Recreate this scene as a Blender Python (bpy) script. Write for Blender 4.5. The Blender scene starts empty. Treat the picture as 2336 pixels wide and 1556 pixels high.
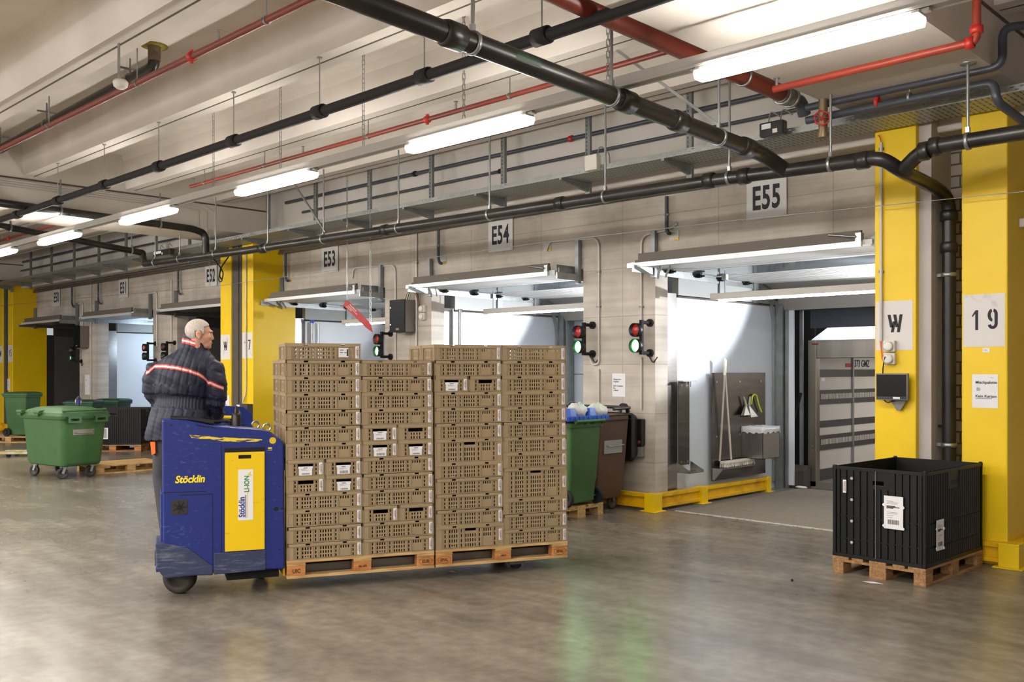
import bpy, bmesh, math, random
from mathutils import Vector, Matrix
random.seed(7)
sin, cos, pi = math.sin, math.cos, math.pi
rad = math.radians
COL = bpy.context.scene.collection
SC = bpy.context.scene
# ---------------------------------------------------------------- camera model (2336 x 1556)
FPX, CX, HY, CAMZ, TH = 2150.0, 1168.0, 842.0, 1.75, rad(44.35)
FW = Vector((-sin(TH), cos(TH), 0)); RT = Vector((cos(TH), sin(TH), 0)); UP = Vector((0, 0, 1))
EYE = Vector((0, 0, CAMZ))
def ray(px, py): return FW + RT * ((px - CX) / FPX) + UP * ((HY - py) / FPX)
def onY(px, py, Y): r = ray(px, py); return EYE + r * (Y / r.y)
def onX(px, py, X): r = ray(px, py); return EYE + r * (X / r.x)
def onZ(px, py, Z): r = ray(px, py); return EYE + r * ((Z - CAMZ) / r.z)
def onD(px, py, d): return EYE + ray(px, py) * d
# ---------------------------------------------------------------- materials
def lin(c):
    return tuple(((v / 255.) / 12.92 if v / 255. <= .04045 else ((v / 255. + .055) / 1.055) ** 2.4) for v in c)
MATS = {}
def mat(name, rgb, rough=.5, metal=0., var=0., vscale=3., rgb2=None, bump=0., bscale=40., stretch=None, spec=None, emit=None, estr=0., trans=0., detail=4., coat=0., lo=.4, hi=.65):
    if name in MATS: return MATS[name]
    m = bpy.data.materials.new(name); m.use_nodes = True
    nt = m.node_tree; b = nt.nodes['Principled BSDF']; L = nt.links.new
    c = lin(rgb)
    b.inputs['Base Color'].default_value = (*c, 1); b.inputs['Roughness'].default_value = rough; b.inputs['Metallic'].default_value = metal
    if spec is not None: b.inputs['Specular IOR Level'].default_value = spec
    if coat: b.inputs['Coat Weight'].default_value = coat
    if trans: b.inputs['Transmission Weight'].default_value = trans
    if emit is not None:
        b.inputs['Emission Color'].default_value = (*lin(emit), 1); b.inputs['Emission Strength'].default_value = estr
    if var or rgb2 or bump:
        tc = nt.nodes.new('ShaderNodeTexCoord'); mp = nt.nodes.new('ShaderNodeMapping'); L(tc.outputs['Object'], mp.inputs['Vector'])
        if stretch: mp.inputs['Scale'].default_value = stretch
        if var or rgb2:
            n = nt.nodes.new('ShaderNodeTexNoise'); n.inputs['Scale'].default_value = vscale; n.inputs['Detail'].default_value = detail
            L(mp.outputs[0], n.inputs['Vector'])
            r = nt.nodes.new('ShaderNodeValToRGB'); r.color_ramp.elements[0].position = lo; r.color_ramp.elements[1].position = hi
            c2 = lin(rgb2) if rgb2 else tuple(v * (1 - var) for v in c)
            r.color_ramp.elements[0].color = (*c2, 1); r.color_ramp.elements[1].color = (*c, 1)
            L(n.outputs['Fac'], r.inputs[0]); L(r.outputs[0], b.inputs['Base Color'])
        if bump:
            n2 = nt.nodes.new('ShaderNodeTexNoise'); n2.inputs['Scale'].default_value = bscale; n2.inputs['Detail'].default_value = 3
            L(mp.outputs[0], n2.inputs['Vector'])
            bp = nt.nodes.new('ShaderNodeBump'); bp.inputs['Strength'].default_value = bump; bp.inputs['Distance'].default_value = .02
            L(n2.outputs['Fac'], bp.inputs['Height']); L(bp.outputs[0], b.inputs['Normal'])
    MATS[name] = m
    return m
def M_floor():
    m = bpy.data.materials.new('polished_concrete'); m.use_nodes = True; nt = m.node_tree; L = nt.links.new; b = nt.nodes['Principled BSDF']
    tc = nt.nodes.new('ShaderNodeTexCoord')
    def noise(sc, det, st=None):
        n = nt.nodes.new('ShaderNodeTexNoise'); n.inputs['Scale'].default_value = sc; n.inputs['Detail'].default_value = det
        if st:
            mp = nt.nodes.new('ShaderNodeMapping'); mp.inputs['Scale'].default_value = st; L(tc.outputs['Object'], mp.inputs[0]); L(mp.outputs[0], n.inputs['Vector'])
        else: L(tc.outputs['Object'], n.inputs['Vector'])
        return n
    def ramp(n, p0, c0, p1, c1):
        r = nt.nodes.new('ShaderNodeValToRGB'); e = r.color_ramp.elements
        e[0].position = p0; e[0].color = (*lin(c0), 1); e[1].position = p1; e[1].color = (*lin(c1), 1); L(n.outputs[0], r.inputs[0]); return r
    a = ramp(noise(1.1, 9), .28, (118, 110, 100), .72, (152, 143, 129))
    s = ramp(noise(9, 10), .34, (200, 198, 195), .66, (255, 255, 255))
    t = ramp(noise(1.6, 4, (.5, 3, 1)), .34, (200, 198, 194), .66, (255, 255, 255))
    mx = nt.nodes.new('ShaderNodeMixRGB'); mx.blend_type = 'MULTIPLY'; mx.inputs[0].default_value = .55; L(a.outputs[0], mx.inputs[1]); L(s.outputs[0], mx.inputs[2])
    m2 = nt.nodes.new('ShaderNodeMixRGB'); m2.blend_type = 'MULTIPLY'; m2.inputs[0].default_value = .6; L(mx.outputs[0], m2.inputs[1]); L(t.outputs[0], m2.inputs[2])
    L(m2.outputs[0], b.inputs['Base Color'])
    b.inputs['Roughness'].default_value = .27
    b.inputs['Specular IOR Level'].default_value = .55
    MATS['floor'] = m; return m
def M_concrete():
    m = bpy.data.materials.new('board_marked_concrete'); m.use_nodes = True; nt = m.node_tree; L = nt.links.new; b = nt.nodes['Principled BSDF']
    tc = nt.nodes.new('ShaderNodeTexCoord'); sp = nt.nodes.new('ShaderNodeSeparateXYZ'); L(tc.outputs['Object'], sp.inputs[0])
    n = nt.nodes.new('ShaderNodeTexNoise'); n.inputs['Scale'].default_value = 1.6; n.inputs['Detail'].default_value = 8; L(tc.outputs['Object'], n.inputs['Vector'])
    r = nt.nodes.new('ShaderNodeValToRGB'); e = r.color_ramp.elements
    e[0].position = .3; e[0].color = (*lin((172, 163, 152)), 1); e[1].position = .68; e[1].color = (*lin((214, 205, 193)), 1); L(n.outputs[0], r.inputs[0])
    mp = nt.nodes.new('ShaderNodeMapping'); mp.inputs['Scale'].default_value = (.25, .25, 5); L(tc.outputs['Object'], mp.inputs[0])
    n2 = nt.nodes.new('ShaderNodeTexNoise'); n2.inputs['Scale'].default_value = 2; n2.inputs['Detail'].default_value = 5; L(mp.outputs[0], n2.inputs['Vector'])
    r2 = nt.nodes.new('ShaderNodeValToRGB'); e = r2.color_ramp.elements; e[0].position = .35; e[0].color = (.62, .62, .62, 1); e[1].position = .6; e[1].color = (1, 1, 1, 1); L(n2.outputs[0], r2.inputs[0])
    mx = nt.nodes.new('ShaderNodeMixRGB'); mx.blend_type = 'MULTIPLY'; mx.inputs[0].default_value = .5; L(r.outputs[0], mx.inputs[1]); L(r2.outputs[0], mx.inputs[2])
    # form joints: horizontal every 1.25 m and vertical every 1.42 m
    def joint(out, step, off):
        a = nt.nodes.new('ShaderNodeMath'); a.operation = 'ADD'; a.inputs[1].default_value = off; L(out, a.inputs[0])
        d = nt.nodes.new('ShaderNodeMath'); d.operation = 'PINGPONG'; d.inputs[1].default_value = step / 2; L(a.outputs[0], d.inputs[0])
        c = nt.nodes.new('ShaderNodeMath'); c.operation = 'LESS_THAN'; c.inputs[1].default_value = .006; L(d.outputs[0], c.inputs[0]); return c
    j1 = joint(sp.outputs[2], .62, .05); j2 = joint(sp.outputs[0], 1.424, .35)
    ad = nt.nodes.new('ShaderNodeMath'); ad.operation = 'MAXIMUM'; L(j1.outputs[0], ad.inputs[0]); L(j2.outputs[0], ad.inputs[1])
    sc = nt.nodes.new('ShaderNodeMath'); sc.operation = 'MULTIPLY'; sc.inputs[1].default_value = .35; L(ad.outputs[0], sc.inputs[0])
    m3 = nt.nodes.new('ShaderNodeMixRGB'); m3.inputs[2].default_value = (*lin((96, 90, 82)), 1); L(sc.outputs[0], m3.inputs[0]); L(mx.outputs[0], m3.inputs[1])
    L(m3.outputs[0], b.inputs['Base Color']); b.inputs['Roughness'].default_value = .75
    MATS['concrete'] = m; return m
def M_block():
    m = bpy.data.materials.new('grey_block_wall'); m.use_nodes = True; nt = m.node_tree; L = nt.links.new; b = nt.nodes['Principled BSDF']
    tc = nt.nodes.new('ShaderNodeTexCoord'); mp = nt.nodes.new('ShaderNodeMapping'); mp.inputs['Rotation'].default_value = (pi / 2, 0, 0); L(tc.outputs['Object'], mp.inputs[0])
    br = nt.nodes.new('ShaderNodeTexBrick'); br.inputs['Scale'].default_value = 2.2; br.inputs['Mortar Size'].default_value = .02
    br.inputs['Color1'].default_value = (*lin((176, 168, 160)), 1); br.inputs['Color2'].default_value = (*lin((160, 153, 146)), 1); br.inputs['Mortar'].default_value = (*lin((86, 80, 76)), 1)
    L(mp.outputs[0], br.inputs['Vector']); L(br.outputs[0], b.inputs['Base Color']); b.inputs['Roughness'].default_value = .85
    MATS['block'] = m; return m
def M_scuffed(name, base, wear, vs=(1, 14, 40), amount=.62, rough=.35):
    """painted metal with horizontal scrape marks"""
    m = bpy.data.materials.new(name); m.use_nodes = True; nt = m.node_tree; L = nt.links.new; b = nt.nodes['Principled BSDF']
    tc = nt.nodes.new('ShaderNodeTexCoord'); mp = nt.nodes.new('ShaderNodeMapping'); mp.inputs['Scale'].default_value = vs; L(tc.outputs['Object'], mp.inputs[0])
    n = nt.nodes.new('ShaderNodeTexNoise'); n.inputs['Scale'].default_value = 1.5; n.inputs['Detail'].default_value = 7; n.inputs['Roughness'].default_value = .65; L(mp.outputs[0], n.inputs['Vector'])
    n2 = nt.nodes.new('ShaderNodeTexNoise'); n2.inputs['Scale'].default_value = 3.1; n2.inputs['Detail'].default_value = 3; L(tc.outputs['Object'], n2.inputs['Vector'])
    ml = nt.nodes.new('ShaderNodeMath'); ml.operation = 'MULTIPLY_ADD'; ml.inputs[1].default_value = .28; L(n2.outputs[0], ml.inputs[0]); L(n.outputs[0], ml.inputs[2])
    r = nt.nodes.new('ShaderNodeValToRGB'); e = r.color_ramp.elements
    e[0].position = amount; e[0].color = (*lin(base), 1); e[1].position = amount + .22; e[1].color = (*lin(wear), 1)
    L(ml.outputs[0], r.inputs[0]); L(r.outputs[0], b.inputs['Base Color']); b.inputs['Roughness'].default_value = rough
    MATS[name] = m; return m
def M_wood(name, c1, c2):
    m = bpy.data.materials.new(name); m.use_nodes = True; nt = m.node_tree; L = nt.links.new; b = nt.nodes['Principled BSDF']
    tc = nt.nodes.new('ShaderNodeTexCoord'); mp = nt.nodes.new('ShaderNodeMapping'); mp.inputs['Scale'].default_value = (1.5, 14, 14); L(tc.outputs['Object'], mp.inputs[0])
    n = nt.nodes.new('ShaderNodeTexNoise'); n.inputs['Scale'].default_value = 3; n.inputs['Detail'].default_value = 6; n.inputs['Distortion'].default_value = .6; L(mp.outputs[0], n.inputs['Vector'])
    r = nt.nodes.new('ShaderNodeValToRGB'); e = r.color_ramp.elements; e[0].position = .33; e[0].color = (*lin(c1), 1); e[1].position = .66; e[1].color = (*lin(c2), 1)
    L(n.outputs[0], r.inputs[0]); L(r.outputs[0], b.inputs['Base Color']); b.inputs['Roughness'].default_value = .75
    MATS[name] = m; return m
M_floor(); M_concrete(); M_block()
BLUE = M_scuffed('scuffed_blue_paint', (25, 42, 116), (92, 108, 146), amount=.74)
SKIRT = M_scuffed('scraped_grey_blue_skirt', (48, 56, 88), (112, 116, 126), vs=(.9, 4, 34), amount=.66, rough=.45)
YDOOR = M_scuffed('scuffed_yellow_panel', (240, 200, 12), (120, 96, 30), vs=(2, 8, 24), amount=.78)
WOOD = M_wood('pallet_pine', (168, 128, 76), (214, 178, 120))
WOOD2 = M_wood('orange_pallet_block', (168, 104, 50), (206, 144, 84))
WOODD = M_wood('weathered_pallet', (128, 92, 58), (176, 134, 88))
WHITE = mat('white_paint_ceiling', (226, 218, 210), .8, var=.06, vscale=1.2, rgb2=(214, 206, 197))
WHITE2 = mat('white_paint_wall', (216, 210, 203), .8, var=.08, vscale=1.1)
JOINT = mat('dark_joint', (92, 84, 76), .9)
YEL = mat('yellow_gloss_paint', (246, 206, 4), .42, var=.06, vscale=2, bump=.05, bscale=30)
YELR = mat('yellow_rail_paint', (238, 186, 6), .4, rgb2=(206, 150, 10), vscale=4, lo=.3, hi=.5)
GREYC = mat('grey_render', (190, 184, 182), .85, var=.08, vscale=3)
DARKC = mat('dark_joint_filler', (88, 82, 76), .9, var=.15, vscale=8)
STEEL = mat('galvanised_steel', (176, 180, 180), .38, .85, var=.15, vscale=9)
STEELD = mat('dull_galvanised_steel', (150, 154, 154), .5, .6, var=.2, vscale=6)
STAIN = mat('stainless_sheet', (176, 172, 168), .26, .95, var=.1, vscale=5, stretch=(1, 1, 8))
CHROME = mat('bright_steel', (205, 205, 205), .2, 1.)
BLACKP = mat('black_drain_plastic', (26, 25, 25), .35, rgb2=(44, 40, 37), vscale=3)
INSUL = mat('black_foam_insulation', (38, 36, 36), .75, var=.15, vscale=8)
BLACK = mat('black_plastic', (22, 22, 23), .42, var=.1, vscale=6)
BLACKM = mat('matt_black', (14, 14, 15), .8)
REDP = mat('red_sprinkler_paint', (124, 48, 34), .42, var=.12, vscale=5)
REDF = mat('bright_red_fitting', (190, 44, 36), .4)
GREYP = mat('grey_pvc', (70, 74, 84), .35, var=.1, vscale=6)
GREYPL = mat('light_grey_pvc', (128, 124, 120), .45)
LTUBE = mat('white_conduit', (206, 202, 196), .35)
WHITEP = mat('white_plastic', (226, 222, 214), .4)
PAPER = mat('white_paper', (234, 233, 235), .6)
SIGNW = mat('brushed_white_sign', (214, 213, 211), .45)
INK = mat('black_ink', (36, 35, 42), .7)
GREYINK = mat('grey_ink', (120, 120, 128), .7)
LAMP = mat('tube_lens_light', (255, 255, 255), .3, emit=(255, 250, 240), estr=88.)
LAMPD = mat('dock_tube_light', (255, 255, 255), .3, emit=(240, 245, 255), estr=26.)
CLEAR = mat('clear_lamp_cover', (235, 235, 235), .12, emit=(255, 250, 244), estr=1.2)
FIXT = mat('grey_light_trunking', (186, 182, 176), .45, var=.05, vscale=4)
PANELW = mat('white_sandwich_panel', (214, 220, 228), .36, var=.03, vscale=2)
PANELG = mat('grey_sandwich_panel', (150, 152, 150), .42, .1, var=.05, vscale=2)
DOORP = mat('dock_door_panel', (206, 205, 202), .38, var=.06, vscale=1, stretch=(1, 8, 1))
RUBBER = mat('black_rubber', (24, 24, 25), .7, var=.2, vscale=20)
GREENP = mat('green_bin_plastic', (64, 104, 58), .48, var=.12, vscale=4, bump=.03, bscale=90)
GREEND = mat('dark_green_bin_plastic', (36, 74, 54), .48, var=.1, vscale=4)
BROWNP = mat('brown_bin_plastic', (88, 62, 46), .55, var=.15, vscale=5)
BLUEP = mat('blue_crate_plastic', (24, 84, 190), .42)
ORANGE = mat('orange_cloth', (240, 110, 30), .7)
# ---------------------------------------------------------------- mesh builder
class MB:
    def __init__(s): s.v = []; s.f = []; s.mi = []; s.sm = []
    def add(s, vs, fs, m=0, smooth=False):
        b = len(s.v); s.v.extend(tuple(v) for v in vs)
        for f in fs: s.f.append(tuple(b + i for i in f)); s.mi.append(m); s.sm.append(smooth)
        return s
    def box(s, x0, x1, y0, y1, z0, z1, m=0):
        v = [(x0, y0, z0), (x1, y0, z0), (x1, y1, z0), (x0, y1, z0), (x0, y0, z1), (x1, y0, z1), (x1, y1, z1), (x0, y1, z1)]
        return s.add(v, [(0, 3, 2, 1), (4, 5, 6, 7), (0, 1, 5, 4), (1, 2, 6, 5), (2, 3, 7, 6), (3, 0, 4, 7)], m)
    def beam(s, p0, p1, w, h, m=0, up=UP):
        p0, p1 = Vector(p0), Vector(p1); d = (p1 - p0).normalized(); a = d.cross(up)
        if a.length < 1e-5: a = Vector((1, 0, 0))
        a.normalize(); b = a.cross(d).normalized(); v = []
        for p in (p0, p1):
            for i, j in ((-1, -1), (1, -1), (1, 1), (-1, 1)): v.append(p + a * (i * w / 2) + b * (j * h / 2))
        return s.add(v, [(3, 2, 1, 0), (4, 5, 6, 7), (0, 1, 5, 4), (1, 2, 6, 5), (2, 3, 7, 6), (3, 0, 4, 7)], m)
    def cyl(s, p0, p1, r, n=14, r2=None, m=0, caps=True):
        p0, p1 = Vector(p0), Vector(p1); r2 = r if r2 is None else r2
        d = (p1 - p0).normalized(); a = d.orthogonal().normalized(); b = d.cross(a)
        v = []
        for p, q in ((p0, r), (p1, r2)):
            for i in range(n): t = 2 * pi * i / n; v.append(p + a * (cos(t) * q) + b * (sin(t) * q))
        s.add(v, [(i, (i + 1) % n, n + (i + 1) % n, n + i) for i in range(n)], m, True)
        if caps: s.add(v, [tuple(range(n - 1, -1, -1)), tuple(range(n, 2 * n))], m)
        return s
    def tube(s, pts, r, n=10, m=0, closed=False, caps=True):
        pts = [Vector(p) for p in pts]; N = len(pts); rs = r if isinstance(r, (list, tuple)) else [r] * N
        T = []
        for i in range(N):
            a = pts[i - 1] if (i > 0 or closed) else pts[i]; c = pts[(i + 1) % N] if (i < N - 1 or closed) else pts[i]
            T.append((c - a).normalized())
        u = T[0].orthogonal().normalized(); v = []
        for i in range(N):
            u = (u - T[i] * u.dot(T[i])); u.normalize(); w = T[i].cross(u)
            for k in range(n): t = 2 * pi * k / n; v.append(pts[i] + u * (cos(t) * rs[i]) + w * (sin(t) * rs[i]))
        fs = []
        for i in range(N if closed else N - 1):
            j = (i + 1) % N
            for k in range(n): fs.append((i * n + k, i * n + (k + 1) % n, j * n + (k + 1) % n, j * n + k))
        s.add(v, fs, m, True)
        if caps and not closed: s.add(v[:n] + v[-n:], [tuple(range(n - 1, -1, -1)), tuple(range(n, 2 * n))], m)
        return s
    def lathe(s, prof, n=20, o=(0, 0, 0), ax=None, m=0):
        o = Vector(o); ax = Vector(ax).normalized() if ax is not None else UP; a = ax.orthogonal().normalized(); b = ax.cross(a); v = []
        for r, h in prof:
            for k in range(n): t = 2 * pi * k / n; v.append(o + ax * h + a * (cos(t) * r) + b * (sin(t) * r))
        fs = []
        for i in range(len(prof) - 1):
            for k in range(n): fs.append((i * n + k, i * n + (k + 1) % n, (i + 1) * n + (k + 1) % n, (i + 1) * n + k))
        return s.add(v, fs, m, True)
    def prism(s, poly, f, a0, a1, m=0):
        """poly: 2D points; f(u, v, a) -> 3D"""
        n = len(poly); v = [f(u, w, a0) for u, w in poly] + [f(u, w, a1) for u, w in poly]
        return s.add(v, [tuple(range(n - 1, -1, -1)), tuple(range(n, 2 * n))] + [(i, (i + 1) % n, n + (i + 1) % n, n + i) for i in range(n)], m)
    def ball(s, c, r, n=12, m=0, sc=(1, 1, 1)):
        c = Vector(c); k = n // 2; v = []; fs = []
        for i in range(k + 1):
            p = pi * i / k
            for j in range(n): t = 2 * pi * j / n; v.append(c + Vector((sin(p) * cos(t) * r * sc[0], sin(p) * sin(t) * r * sc[1], cos(p) * r * sc[2])))
        for i in range(k):
            for j in range(n): fs.append((i * n + j, (i + 1) * n + j, (i + 1) * n + (j + 1) % n, i * n + (j + 1) % n))
        return s.add(v, fs, m, True)
    def panel(s, xs, zs, holes, f, t, m=0):
        """a sheet in (u,w) with rectangular holes; f(u,w,depth)->3D ; t thickness"""
        X = sorted(set([round(v, 5) for v in xs] + [round(v, 5) for h in holes for v in h[:2]])); Z = sorted(set([round(v, 5) for v in zs] + [round(v, 5) for h in holes for v in h[2:]]))
        nx, nz = len(X) - 1, len(Z) - 1
        def hole(i, j):
            if i < 0 or j < 0 or i >= nx or j >= nz: return False
            u, w = (X[i] + X[i + 1]) / 2, (Z[j] + Z[j + 1]) / 2
            return any(h[0] < u < h[1] and h[2] < w < h[3] for h in holes)
        v = [f(x, z, 0) for z in Z for x in X] + [f(x, z, t) for z in Z for x in X]; o = (nx + 1) * (nz + 1); fs = []
        I = lambda i, j: j * (nx + 1) + i
        for j in range(nz):
            for i in range(nx):
                if hole(i, j): continue
                a, b, c, d = I(i, j), I(i + 1, j), I(i + 1, j + 1), I(i, j + 1)
                fs.append((a, b, c, d)); fs.append((d + o, c + o, b + o, a + o))
                if hole(i - 1, j): fs.append((a, d, d + o, a + o))
                if hole(i + 1, j): fs.append((c, b, b + o, c + o))
                if hole(i, j - 1): fs.append((b, a, a + o, b + o))
                if hole(i, j + 1): fs.append((d, c, c + o, d + o))
        return s.add(v, fs, m)
    def mesh(s, name, mats):
        me = bpy.data.meshes.new(name); me.from_pydata(s.v, [], s.f)
        for x in (mats if isinstance(mats, (list, tuple)) else [mats]): me.materials.append(x)
        me.polygons.foreach_set('material_index', s.mi); me.polygons.foreach_set('use_smooth', s.sm); me.update()
        return me
    def build(s, name, mats, parent=None, bevel=0, world=True, seg=2):
        o = bpy.data.objects.new(name, s.mesh(name, mats)); COL.objects.link(o)
        if parent: par(o, parent, world)
        if bevel:
            b = o.modifiers.new('bevel', 'BEVEL'); b.width = bevel; b.segments = seg; b.limit_method = 'ANGLE'; b.angle_limit = rad(40); b.harden_normals = False
        return o
def wm(o):
    m = Matrix.Translation(o.location) @ o.rotation_euler.to_matrix().to_4x4()
    return (wm(o.parent) @ o.matrix_parent_inverse @ m) if o.parent else m
def par(o, parent, world=True):
    o.parent = parent
    if world: o.matrix_parent_inverse = wm(parent).inverted()
def tag(o, label, cat, group=None):
    o['label'] = label; o['category'] = cat
    if group: o['group'] = group
    return o
def struct(o): o['kind'] = 'structure'; return o
def thing(name, label, cat, loc=(0, 0, 0), rz=0, group=None):
    o = bpy.data.objects.new(name, None); COL.objects.link(o); o.location = loc; o.rotation_euler = (0, 0, rz); o.empty_display_size = .1
    return tag(o, label, cat, group)
def kids(o): return [c for c in ALLC.get(o, [])]
def dup(root, loc=None, rz=None, label=None, group=None):
    m = {}
    def rec(o, p):
        c = o.copy(); COL.objects.link(c)
        if p: c.parent = p; c.matrix_parent_inverse = o.matrix_parent_inverse.copy()
        for ch in o.children: rec(ch, c)
        return c
    r = rec(root, None)
    if loc is not None: r.location = loc
    if rz is not None: r.rotation_euler = (0, 0, rz)
    if label: r['label'] = label
    if group: r['group'] = group
    return r
def text(name, s, size, m, parent, o, u, w, sx=1., bold=0., align='LEFT', spacing=1., lift=.002, shear=0.):
    """flat lettering at o, running along u, upright along w"""
    c = bpy.data.curves.new(name, 'FONT'); c.body = s; c.size = size; c.offset = bold; c.align_x = align; c.space_character = spacing; c.shear = shear; c.resolution_u = 3
    t = bpy.data.objects.new(name, c); COL.objects.link(t)
    bpy.context.view_layer.update()
    me = bpy.data.meshes.new_from_object(t.evaluated_get(bpy.context.evaluated_depsgraph_get())); me.name = name
    COL.objects.unlink(t); bpy.data.objects.remove(t); bpy.data.curves.remove(c)
    u, w, o = Vector(u).normalized(), Vector(w).normalized(), Vector(o); n = u.cross(w)
    for v in me.vertices: p = v.co.copy(); v.co = o + u * (p.x * sx) + w * p.y + n * lift
    me.materials.clear(); me.materials.append(m)
    ob = bpy.data.objects.new(name, me); COL.objects.link(ob)
    if parent: par(ob, parent)
    return ob
def arc(c, r, a0, a1, u, w, n=6):
    c, u, w = Vector(c), Vector(u), Vector(w)
    return [c + u * (r * cos(a0 + (a1 - a0) * i / n)) + w * (r * sin(a0 + (a1 - a0) * i / n)) for i in range(n + 1)]
def bend(pts, r, n=5):
    """round the corners of a polyline"""
    pts = [Vector(p) for p in pts]; out = [pts[0]]
    for i in range(1, len(pts) - 1):
        a, b, c = pts[i - 1], pts[i], pts[i + 1]; d1 = (a - b); d2 = (c - b); q = min(r, d1.length * .45, d2.length * .45)
        p0 = b + d1.normalized() * q; p2 = b + d2.normalized() * q
        for k in range(n + 1): t = k / n; out.append(p0 * (1 - t) ** 2 + b * (2 * t * (1 - t)) + p2 * t ** 2)
    out.append(pts[-1]); return out
ORD = ['topmost', 'second from the top', 'third from the top', 'fourth from the top', 'fifth from the top', 'sixth from the top', 'seventh from the top', 'eighth from the top', 'ninth from the top', 'tenth from the top', 'eleventh from the top', 'twelfth from the top', 'thirteenth from the top']
# ---------------------------------------------------------------- camera
cam = bpy.data.cameras.new('camera'); co = bpy.data.objects.new('camera', cam); COL.objects.link(co)
co.location = EYE; co.rotation_euler = (pi / 2, 0, TH); cam.sensor_width = 36; cam.lens = FPX / 2336 * 36; cam.shift_y = (HY - 778) / 2336; cam.clip_end = 200
SC.camera = co
SC.view_settings.view_transform = 'Standard'; SC.view_settings.look = 'None'; SC.view_settings.exposure = 0
SC.cycles.max_bounces = 6; SC.cycles.diffuse_bounces = 4; SC.cycles.glossy_bounces = 3; SC.cycles.transmission_bounces = 4; SC.cycles.sample_clamp_indirect = 4; SC.cycles.caustics_reflective = False; SC.cycles.caustics_refractive = False
w = bpy.data.worlds.new('hall_ambient'); SC.world = w; w.use_nodes = True
w.node_tree.nodes['Background'].inputs[0].default_value = (.92, .95, 1, 1); w.node_tree.nodes['Background'].inputs[1].default_value = .5
def area(name, loc, sx, sy, power, color=(1, .975, .95), rot=(0, 0, 0)):
    l = bpy.data.lights.new(name, 'AREA'); l.shape = 'RECTANGLE'; l.size = sx; l.size_y = sy; l.energy = power; l.color = color
    o = bpy.data.objects.new(name, l); COL.objects.link(o); o.location = loc; o.rotation_euler = rot; return o
# ================================================================ the setting
YW, YW2, ZO = 9.68, 9.95, 3.10             # dock wall face, back of it, top of the openings
ZS, ZC, ZX = 4.70, 5.25, 4.20              # stems, soffit, cross beams
PITCH, DC0, HWO = 4.27, -5.41, 1.55
DOCK = [DC0 - PITCH * k for k in range(6)]  # E55 .. E50
struct(MB().add([(-46, -14, 0), (9, -14, 0), (9, 20, 0), (-46, 20, 0)], [(0, 1, 2, 3)]).build('floor', MATS['floor']))
# ceiling: double-tee slabs running along the wall
c = MB(); c.box(-46, 9, -14, 9.3, ZC, ZC + .2)
ys = [5.21 + 1.57 * k for k in range(-12, 3)]
for y in ys:
    for s in (-1, 1):
        a = y + s * .012; b = y + s * .145
        c.prism([(a, ZS), (b, ZS), (b + s * .05, ZC - .1), (b + s * .09, ZC), (a, ZC)], lambda u, v, q: (q, u, v), -46, 9)
    c.box(-46, 9, y - .0115, y + .0115, ZS - .001, ZC, 1)
struct(c.build('ceiling', [WHITE, JOINT]))
for i, x0 in enumerate((-4.0, -16.8, -29.6)):
    b = MB().box(x0, x0 + 1.45, -14, 9.3, ZX, ZC)
    b.box(x0 + 1.45, x0 + 1.46, -14, 9.28, 4.63, 4.655, 1)
    struct(b.build('trim_%d' % (i + 1), [WHITE, JOINT]))
# upper white wall, overhanging the concrete
b = MB(); b.box(-46, 9, 9.3, 9.6, 4.02, ZC); b.tube([(-46, 9.3, 4.04), (9, 9.3, 4.04)], .035, 10)
struct(b.build('wall_upper', WHITE2))
# concrete dock wall: header and piers
b = MB(); b.box(-46, -3.88, YW, YW2, ZO, 4.02)
edges = []
for k in range(6):
    edges.append((DOCK[k] - HWO, DOCK[k] + HWO))
pier = [(edges[1][1], edges[0][0]), (edges[2][1], edges[1][0]), (edges[4][1], edges[3][0]), (edges[5][1], edges[4][0])]
for a, d in pier: b.box(a, d, YW, YW2, 0, ZO)
struct(b.build('wall_dock', MATS['concrete']))
# fins in pairs with a joint between them
FINS = []
for i, off in enumerate((0, -12.8, -25.6)):
    for j, (a, d) in enumerate(((-3.90, -3.50), (-3.09, -2.70))):
        o = struct(MB().box(a + off, d + off, 9.05, 9.96 if (i, j) != (0, 1) else 12.5, 0, ZX).build('pillar', YEL, bevel=.012)); FINS.append(o)
    wr = MB()
    wr.box(-3.50 + off, (-3.28 if i else -3.385) + off, 9.08 if i else 9.12, 9.9, 0, ZX, 0); wr.box((-3.28 if i else -3.385) + off, -3.09 + off, 9.62, 9.9, 0, ZX, 1)
    if i: wr.box(-3.28 + off, -3.09 + off, 9.10, 9.62, 0, ZX, 2)
    struct(wr.build('wall_recess', [GREYC if not i else DARKC, MATS['block'], DARKC]))
# rest of the hall around the camera
struct(MB().box(-46, 9, -14.3, -14, 0, ZC).build('wall_back', WHITE2))
struct(MB().box(9, 9.3, -14, 12, 0, ZC).build('wall_right', WHITE2))
struct(MB().box(-46.3, -46, -14, 12, 0, ZC).build('wall_left', WHITE2))
struct(MB().box(-2.70, 9, YW, YW2, 0, 4.02).build('wall_far_right', MATS['concrete']))
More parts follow.
